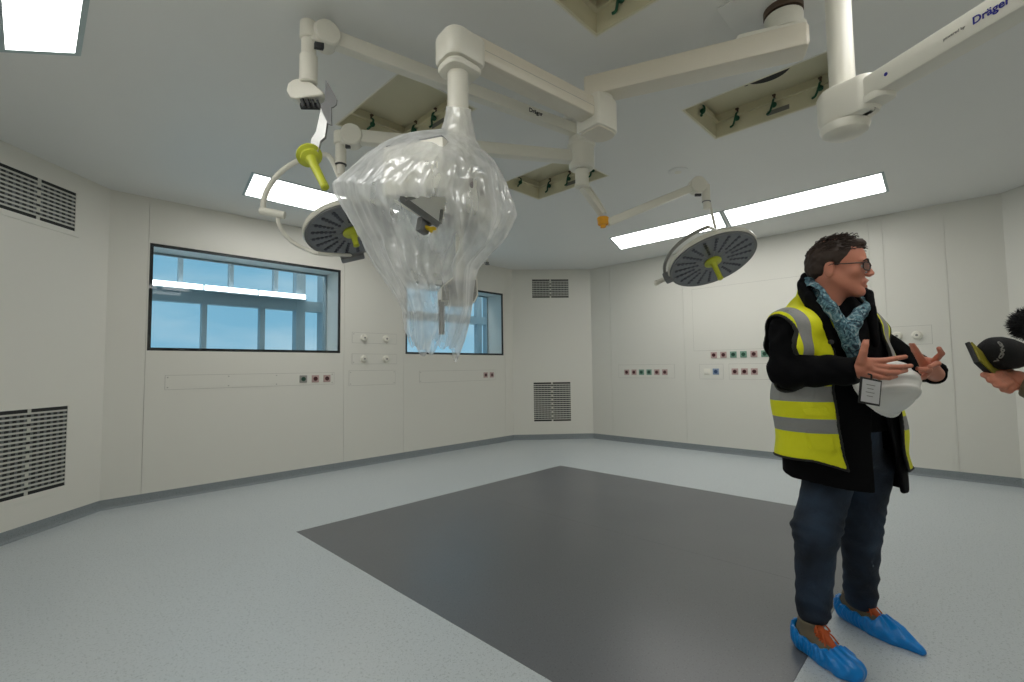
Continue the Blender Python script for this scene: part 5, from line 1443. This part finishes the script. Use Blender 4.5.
# ---- shoes, laces and blue shoe covers
def foot(heel, toe, seed):
    heel = heel.copy(); toe = toe.copy(); heel[2] = 0; toe[2] = 0
    d = nrm(toe - heel); s = np.array([-d[1], d[0], 0]); Lf = np.linalg.norm(toe - heel)
    def T(x, y, z): return heel + d * x + s * y + Z3 * z
    def shoe(P, g=0):
        q_ = P - heel; x = q_ @ d; y = q_ @ s; z = q_[:, 2]; Q = np.stack([x, y, z], 1)
        k = .30 
        r = ell(Q, (.050, 0, .050), (.052 + g, .040 + g, .058 + g))
        r = smin(r, ell(Q, (.135, 0, .038), (.085 + g, .044 + g, .048 + g)), .03)
        r = smin(r, ell(Q, (.215, 0, .028), (.070 + g, .048 + g, .036 + g)), .03)
        r = smin(r, cap(Q, (.058, 0, .06), (.066, 0, .135), .044 + g, .048 + g), .03)
        r = smin(r, cap(Q, (.07, 0, .075), (.16, 0, .055), .030 + g, .022 + g), .02)
        return smax(r, -z, .006), Q
    def shoe_f(P):
        r, Q = shoe(P); return smax(r, Q[:, 2] - .135, .006)
    lo_ = np.minimum(heel, toe) - [.12, .12, .012]; hi_ = np.maximum(heel, toe) + [.12, .12, .17]
    so_ = sdf_obj('shoe', shoe_f, lo_, hi_, .005, 'shoe', man); so_['label'] = 'taupe shoe with orange laces'
    m = MB()
    for i in range(5):
        x = .105 + i * .017; z = .112 - i * .0105
        m.tube([T(x - .006, -.024, z - .010), T(x, 0, z + .006), T(x + .008, .024, z - .010)], .0042, n=8, smooth=4)
        m.tube([T(x - .006, .024, z - .010), T(x, 0, z + .008), T(x + .008, -.024, z - .010)], .0042, n=8, smooth=4)
    for sg in (-1, 1):
        m.tube([T(.115, 0, .122), T(.118, sg * .022, .132), T(.135, sg * .032, .112), T(.128, sg * .010, .118)], .0036, n=8, smooth=4)
        m.tube([T(.115, 0, .122), T(.150, sg * .020, .108), T(.172, sg * .034, .080)], .0036, n=8, smooth=4)
    lo2 = ob('laces', m, 'lace', None); lo2.parent = so_
    m = MB(); m.tube([T(.085, 0, .128), T(.110, 0, .112), T(.15, 0, .090), T(.185, 0, .068)], [.020, .022, .020, .014], n=12, smooth=4); t_ = ob('tongue', m, 'lace', None); t_.parent = so_
    def cover(P):
        r, Q = shoe(P, .017)
        x, y, z = Q[:, 0], Q[:, 1], Q[:, 2]
        tip = cap(Q, (.18, 0, .030), (Lf - .028, .0, .016), .048, .020); r = smin(r, tip, .03)
        hb = cap(Q, (.02, 0, .04), (-.018, 0, .070), .036, .012); r = smin(r, hb, .02)
        ang = np.arctan2(y, x - .1)
        r = r + .0035 * np.sin(ang * 26 + 2 * np.sin(z * 60 + seed)) * np.clip((z - .0) / .05, .2, 1) + .005 * wob(P, 34, seed) + .0025 * wob(P, 80, seed + 5)
        inner, _ = shoe(P, .003); r = smax(r, -inner, .002)
        # opening
        zo = np.interp(x, [-.05, .0, .06, .12, .19, .24], [.110, .102, .080, .066, .072, .2]) + .004 * np.sin(x * 140 + seed)
        r = smax(r, z - zo, .003)
        return smax(r, -z - .001, .002)
    c_ = sdf_obj('shoe_cover', cover, lo_ - [.02, .02, 0], hi_ + [.02, .02, 0], .0036, 'shoecover', man); c_['label'] = 'blue plastic shoe cover'
foot(lf(799, 641, 2.13), lf(857, 685, 1.86), 2)
foot(lf(842, 617, 2.36), lf(929, 661, 2.00), 5)

# ---- white safety helmet held under the hands
hc = at(886, 384.5, 1.86)
vd = nrm(hc - CAM)
nn_ = nrm(UPV * .42 + RGT * .42 - FWD * .74)
lx = nrm(RGT - nn_ * (RGT @ nn_)); lx = nrm(lx * 1.0 + nrm(np.cross(nn_, lx)) * .0); ly = np.cross(nn_, lx)
hel = thing('safety_helmet', "white hard hat held in front of the man's waist", 'helmet', hc - nn_ * .06)
hp = hc - nn_ * .040
Ri = np.array([lx, ly, nn_])
def inv_man(P): return P
def hel_sdf(P):
    Q = (P + np.array(hel.location) - hp) @ Ri.T
    x, y, z = Q[:, 0], Q[:, 1], Q[:, 2]
    o_ = ell(Q, (0, 0, 0), (.138, .112, .140)); i_ = ell(Q, (0, 0, 0), (.126, .100, .128))
    rid = np.exp(-(y / .018) ** 4) * .008 + np.exp(-((np.abs(y) - .052) / .010) ** 4) * .006
    o_ = o_ - rid * np.clip(z / .08, 0, 1)
    d = smax(o_, -i_, .002); d = smax(d, -z, .002)
    rr = np.sqrt((x / .138) ** 2 + (y / .112) ** 2) 
    brim_out = 1.09 + .05 * np.clip(-x / .14, 0, 1) ** 2
    br = np.maximum(np.maximum((rr - brim_out) * .12, (.95 - rr) * .12), np.abs(z - .004 + .018 * np.clip(rr - 1, 0, 1) * 6 * .2) - .0055)
    return smin(d, br, .006)
sdf_obj('shell', hel_sdf, (-.22, -.22, -.16), (.22, .22, .26), .0042, 'helmet', hel)
m = MB()
for t_ in np.linspace(0, pi, 5)[:-1]:
    m.tube([hp + (lx * cos(t_) * .100 + ly * sin(t_) * .078) + nn_ * .015, hp + (lx * cos(t_) * .06 + ly * sin(t_) * .045) + nn_ * .080, hp + nn_ * .095, hp - (lx * cos(t_) * .06 + ly * sin(t_) * .045) + nn_ * .080, hp - (lx * cos(t_) * .100 + ly * sin(t_) * .078) + nn_ * .015], .006, n=8, smooth=4)
ob('cradle', m, 'grey_plastic', hel)
# badge in a black-edged holder hanging in front of the helmet
bc = at(870, 391.5, 1.655); bx_ = nrm(RGT * .93 - UPV * .17 + FWD * .25); by_ = nrm(UPV + RGT * -.17); bn = nrm(np.cross(bx_, by_)); by_ = np.cross(bn, bx_)
bd = thing('badge_holder', "clear badge with a black edge hanging in front of the white hard hat", 'badge', bc)
m = MB(); m.box(bc, (.098, .092, .004), (bx_, by_, bn), bev=.0015); ob('holder', m, 'black', bd)
m = MB(); m.box(bc + bn * .0026, (.082, .078, .002), (bx_, by_, bn)); ca = ob('card', m, 'card', bd, sharp=None)
m = MB()
for i in range(4): m.box(bc + bn * .0038 + by_ * (.022 - i * .013) - bx_ * .004, (.04 - (i % 2) * .012, .0028, .0006), (bx_, by_, bn))
ob('print_lines', m, 'grey_ink', ca, sharp=None)
m = MB(); m.tube([bc + by_ * .040, bc + by_ * .058, at(868, 374, 1.66)], .003, n=8, smooth=3); ob('strap', m, 'black', bd)

# ================================================================== REPORTER, MICROPHONES AND PHONE AT THE RIGHT EDGE
RL, RF_ = 1.86, 1.02
rpw = _r * RL + _f * RF_
rep = thing('person', 'second person at the right edge, only a hand and olive-brown sleeve in view', 'person', rpw, -YAW)
def rf(px, py, d):
    P = at(px, py, d); return np.array([P @ _r - RL, P @ _f - RF_, P[2]])
D2 = 1.28
wr = rf(1016, 380, D2 - .0); el2 = np.array([-.22, -.05, 1.04]); sh2 = np.array([-.19, .0, 1.40])
palm2 = [(wr, rf(1008, 376, D2 + .03), .026, .017), (rf(1009, 376, D2 + .03), rf(1001, 374, D2 + .02), .017, .013), (wr, rf(1010, 382, D2 + .01), .022, .013)]
f2 = [finger_chain([rf(1006, 374, D2 + .03), rf(999, 374.5, D2 - .01), rf(991, 376.5, D2 - .03), rf(984, 374.8, D2 - .03)], [.012, .0100, .0090, .0078]),
      finger_chain([rf(1009, 377, D2 + .02), rf(1004, 379, D2 - .015), rf(997, 381.3, D2 - .035), rf(990, 380.0, D2 - .035)], [.012, .0100, .0090, .0078]),
      finger_chain([rf(1012, 380, D2 + .01), rf(1009, 383, D2 - .02), rf(1003, 386.0, D2 - .04), rf(996.5, 385, D2 - .04)], [.0115, .0095, .0088, .0076]),
      finger_chain([rf(1015, 383, D2), rf(1014, 387, D2 - .02), rf(1009, 390.5, D2 - .035), rf(1003, 389.6, D2 - .035)], [.0105, .0090, .0082, .0070]),
      finger_chain([rf(1010, 376, D2 + .02), rf(1004, 369, D2 + .045), rf(996, 366, D2 + .05), rf(990, 366, D2 + .045)], [.015, .0125, .011, .009])]
h2 = hand_sdf(palm2, f2, .006); c = rf(1000, 379, D2)
G, l2 = grid_eval(h2, c - [.12, .12, .09], c + [.12, .12, .09], .0026)
hd2 = np.array([.0, .02, 1.66])
def under2(P):
    d = ell(P, hd2, (.088, .098, .118))
    d = smin(d, cap(P, hd2 - [0, 0, .06], (0, 0, 1.42), .055, .06), .03)
    d = smin(d, ell(P, hd2 + [-.095, 0, -.02], (.018, .012, .02)), .01)
    for a, b, r, r3 in ((sh2, el2, .045, .04), (el2, wr, .038, .026), ((.19, 0, 1.40), (.24, -.02, 1.1), .045, .04), ((.24, -.02, 1.1), (.2, -.08, .84), .036, .026), ((.2, -.08, .84), (.19, -.10, .72), .032, .012), ((0, 0, 1.38), (0, 0, .95), .13, .13), ((-.09, 0, .9), (-.1, 0, .1), .08, .045), ((.09, 0, .9), (.1, 0, .1), .08, .045)):
        d = smin(d, cap(P, a, b, r, r3), .03)
    return d
sdf_obj('body', under2, (-.60, -.35, .03), (.40, .35, 1.82), .014, 'skin', rep, extra=[snets(G, l2, .0026)], smooth_it=0)
def coat2(P):
    q_ = P.copy(); q_[:, :2] /= 1.0
    d = smin(cap(P * [1, 1.35, 1], (0, 0, 1.36), (0, 0, .82), .19, .20), cap(P, (-.17, 0, 1.41), (.17, 0, 1.41), .075), .05)
    d = smax(d, .78 - P[:, 2], .01)
    ar = nrm(wr - el2)
    s_ = smin(cap(P, sh2, el2, .072, .064), cap(P, el2, wr, .062, .040), .03); s_ = smax(s_, (P - wr) @ ar + .012, .005)
    e3, w3 = np.array([.26, -.02, 1.1]), np.array([.2, -.08, .86])
    s2_ = smin(cap(P, (.19, 0, 1.40), e3, .072, .062), cap(P, e3, w3, .060, .046), .03)
    d = smin(smin(d, s_, .025), s2_, .025)
    d = smax(d, -cap(P, (0, 0, 1.48), (0, 0, 1.7), .065), .01)
    return d + .004 * wob(P, 20, 3) + .003 * np.sin(P @ ar * 80 + 3 * np.sin(P[:, 2] * 25))
sdf_obj('coat', coat2, (-.60, -.35, .70), (.42, .35, 1.56), .009, 'sleeve', rep)['label'] = 'olive-brown coat'
def trs(P):
    d = smin(cap(P, (-.09, 0, .9), (-.1, 0, .09), .105, .065), cap(P, (.09, 0, .9), (.1, 0, .09), .105, .065), .02); return smax(d, .05 - P[:, 2], .01) + .004 * wob(P, 22, 2)
sdf_obj('trousers', trs, (-.26, -.2, .02), (.26, .2, .98), .011, 'dark_plastic', rep)
def hr2(P):
    d = ell(P, hd2 + [0, .012, .022], (.098, .108, .118)); d = smax(d, -(P[:, 2] - hd2[2] - .045 - (P[:, 1] < -.02) * .02) * np.where(P[:, 1] < -.0, 1, 0) - 10 * 0 - np.where(P[:, 1] >= 0, .02, 0), .01); return d + .004 * wob(P, 60, 2)
sdf_obj('hair', hr2, hd2 - [.12, .13, .12], hd2 + [.12, .14, .16], .007, 'hair', rep)
for s in (-1, 1):
    def sh_(P, s=s): return smax(smin(ell(P, (s * .10, .02, .05), (.045, .06, .06)), ell(P, (s * .10, -.09, .035), (.046, .10, .042)), .03), -P[:, 2], .004)
    sdf_obj('shoe', sh_, (s * .1 - .08, -.22, -.01), (s * .1 + .08, .12, .14), .007, 'black', rep)

# microphone with black foam windscreen and pale lettering
mc = at(1001, 353.5, 1.30); mt = at(986, 351, 1.275); ma = nrm(at(1034, 358, 1.31) - mt)
mic = thing('microphone', 'black foam microphone with pale lettering held above the olive phone case', 'microphone', mc)
m = MB(); m.lathe([(0, 0), (.018, .002), (.032, .010), (.041, .026), (.044, .045), (.043, .070), (.038, .10), (.030, .125), (.024, .135), (0, .136)], mt, ma, n=40); fo = ob('windscreen', m, 'foam', mic)
m = MB(); m.lathe([(.022, .12), (.024, .14), (.019, .20), (.017, .34), (0, .345)], mt, ma, n=28); ob('handle', m, 'steel', mic)
# lettering wrapped round the foam near its tip
x_, y_, z_ = frame_from(ma, UPV)
fr = -nrm(FWD - ma * (FWD @ ma)); upm = np.cross(ma, fr)
if upm @ UPV < 0: upm = -upm
for i, ch in enumerate('VOXNO'):
    a = -.72 + i * .34; rad = .0445
    nn2 = fr * cos(a) + upm * sin(a); tg = -fr * sin(a) + upm * cos(a)
    text_obj('letter', ch, .017, mt + ma * .004 + nn2 * (rad - .010) - tg * .006 , tg, -ma, 'grey_ink', fo, ext=.0008, bold=.0006)
# phone in an olive case under the microphone
pc = at(985.5, 363, 1.27); px1 = nrm(at(1003, 380, 1.30) - at(968, 347, 1.25)); pn = nrm(np.cross(px1, nrm(FWD * .62 + UPV * .62 + RGT * .35))); py1 = np.cross(pn, px1)
ph = thing('phone', 'phone in an olive-yellow case held flat under the black foam microphone', 'phone', pc)
if pn @ (CAM - pc) < 0: pn = -pn
m = MB(); m.box(pc + px1 * .012 + pn * .004, (.142, .066, .004), (px1, py1, pn), bev=.0015); ob('case', m, 'olive', ph)
m = MB(); m.box(pc + px1 * .012 - pn * .004, (.146, .072, .0115), (px1, py1, pn), bev=.003); ob('phone_body', m, 'black', ph)
# furry windscreen microphone cut by the right edge
fc_ = at(1036, 324, 1.32)
fm = thing('microphone', 'furry black microphone windscreen cut off by the right edge of the photo', 'microphone', fc_)
m = MB(); rs = np.random.RandomState(5); m.sphere(fc_, .052, (1, 1, .9), n=28)
for i in range(1500):
    v = rs.normal(size=3); v /= np.linalg.norm(v); b0 = fc_ + v * .050 * np.array([1, 1, .9]); t_ = v + rs.normal(size=3) * .35; L_ = rs.uniform(.008, .017)
    sd_ = nrm(np.cross(t_, rs.normal(size=3))) * .0012
    m.add([b0 - sd_, b0 + sd_, b0 + nrm(t_) * L_, b0 + nrm(np.cross(sd_, t_)) * .0015], [(0, 1, 2), (1, 3, 2), (3, 0, 2)])
ob('fur_cover', m, 'fur', fm)
hd_ = nrm(at(1062, 352, 1.30) - fc_)
m = MB(); m.cyl(fc_ + hd_ * .03, fc_ + hd_ * .20, .014, n=20); ob('handle', m, 'black', fm)
# ================================================================== LIGHT AND OUTPUT
w = bpy.data.worlds.new('sky'); scene.world = w; w.use_nodes = True
nt = w.node_tree; bg = nt.nodes['Background']
tc = nt.nodes.new('ShaderNodeTexCoord'); mp = nt.nodes.new('ShaderNodeMapping'); mp.inputs['Scale'].default_value = (1.5, 1.5, 6)
nz = nt.nodes.new('ShaderNodeTexNoise'); nz.inputs['Scale'].default_value = 2.2; nz.inputs['Detail'].default_value = 6
rp = nt.nodes.new('ShaderNodeValToRGB')
rp.color_ramp.elements[0].position = .42; rp.color_ramp.elements[0].color = (*srgb((132, 190, 219)), 1)
rp.color_ramp.elements[1].position = .8; rp.color_ramp.elements[1].color = (*srgb((190, 220, 234)), 1)
nt.links.new(tc.outputs['Generated'], mp.inputs[0]); nt.links.new(mp.outputs[0], nz.inputs['Vector']); nt.links.new(nz.outputs['Fac'], rp.inputs[0])
nt.links.new(rp.outputs[0], bg.inputs[0]); bg.inputs[1].default_value = SKY
vs = scene.view_settings
scene.display_settings.display_device = 'sRGB'
vs.view_transform = 'Standard'; vs.look = 'None'; vs.gamma = 1; vs.exposure = EXPO; vs.use_curve_mapping = False
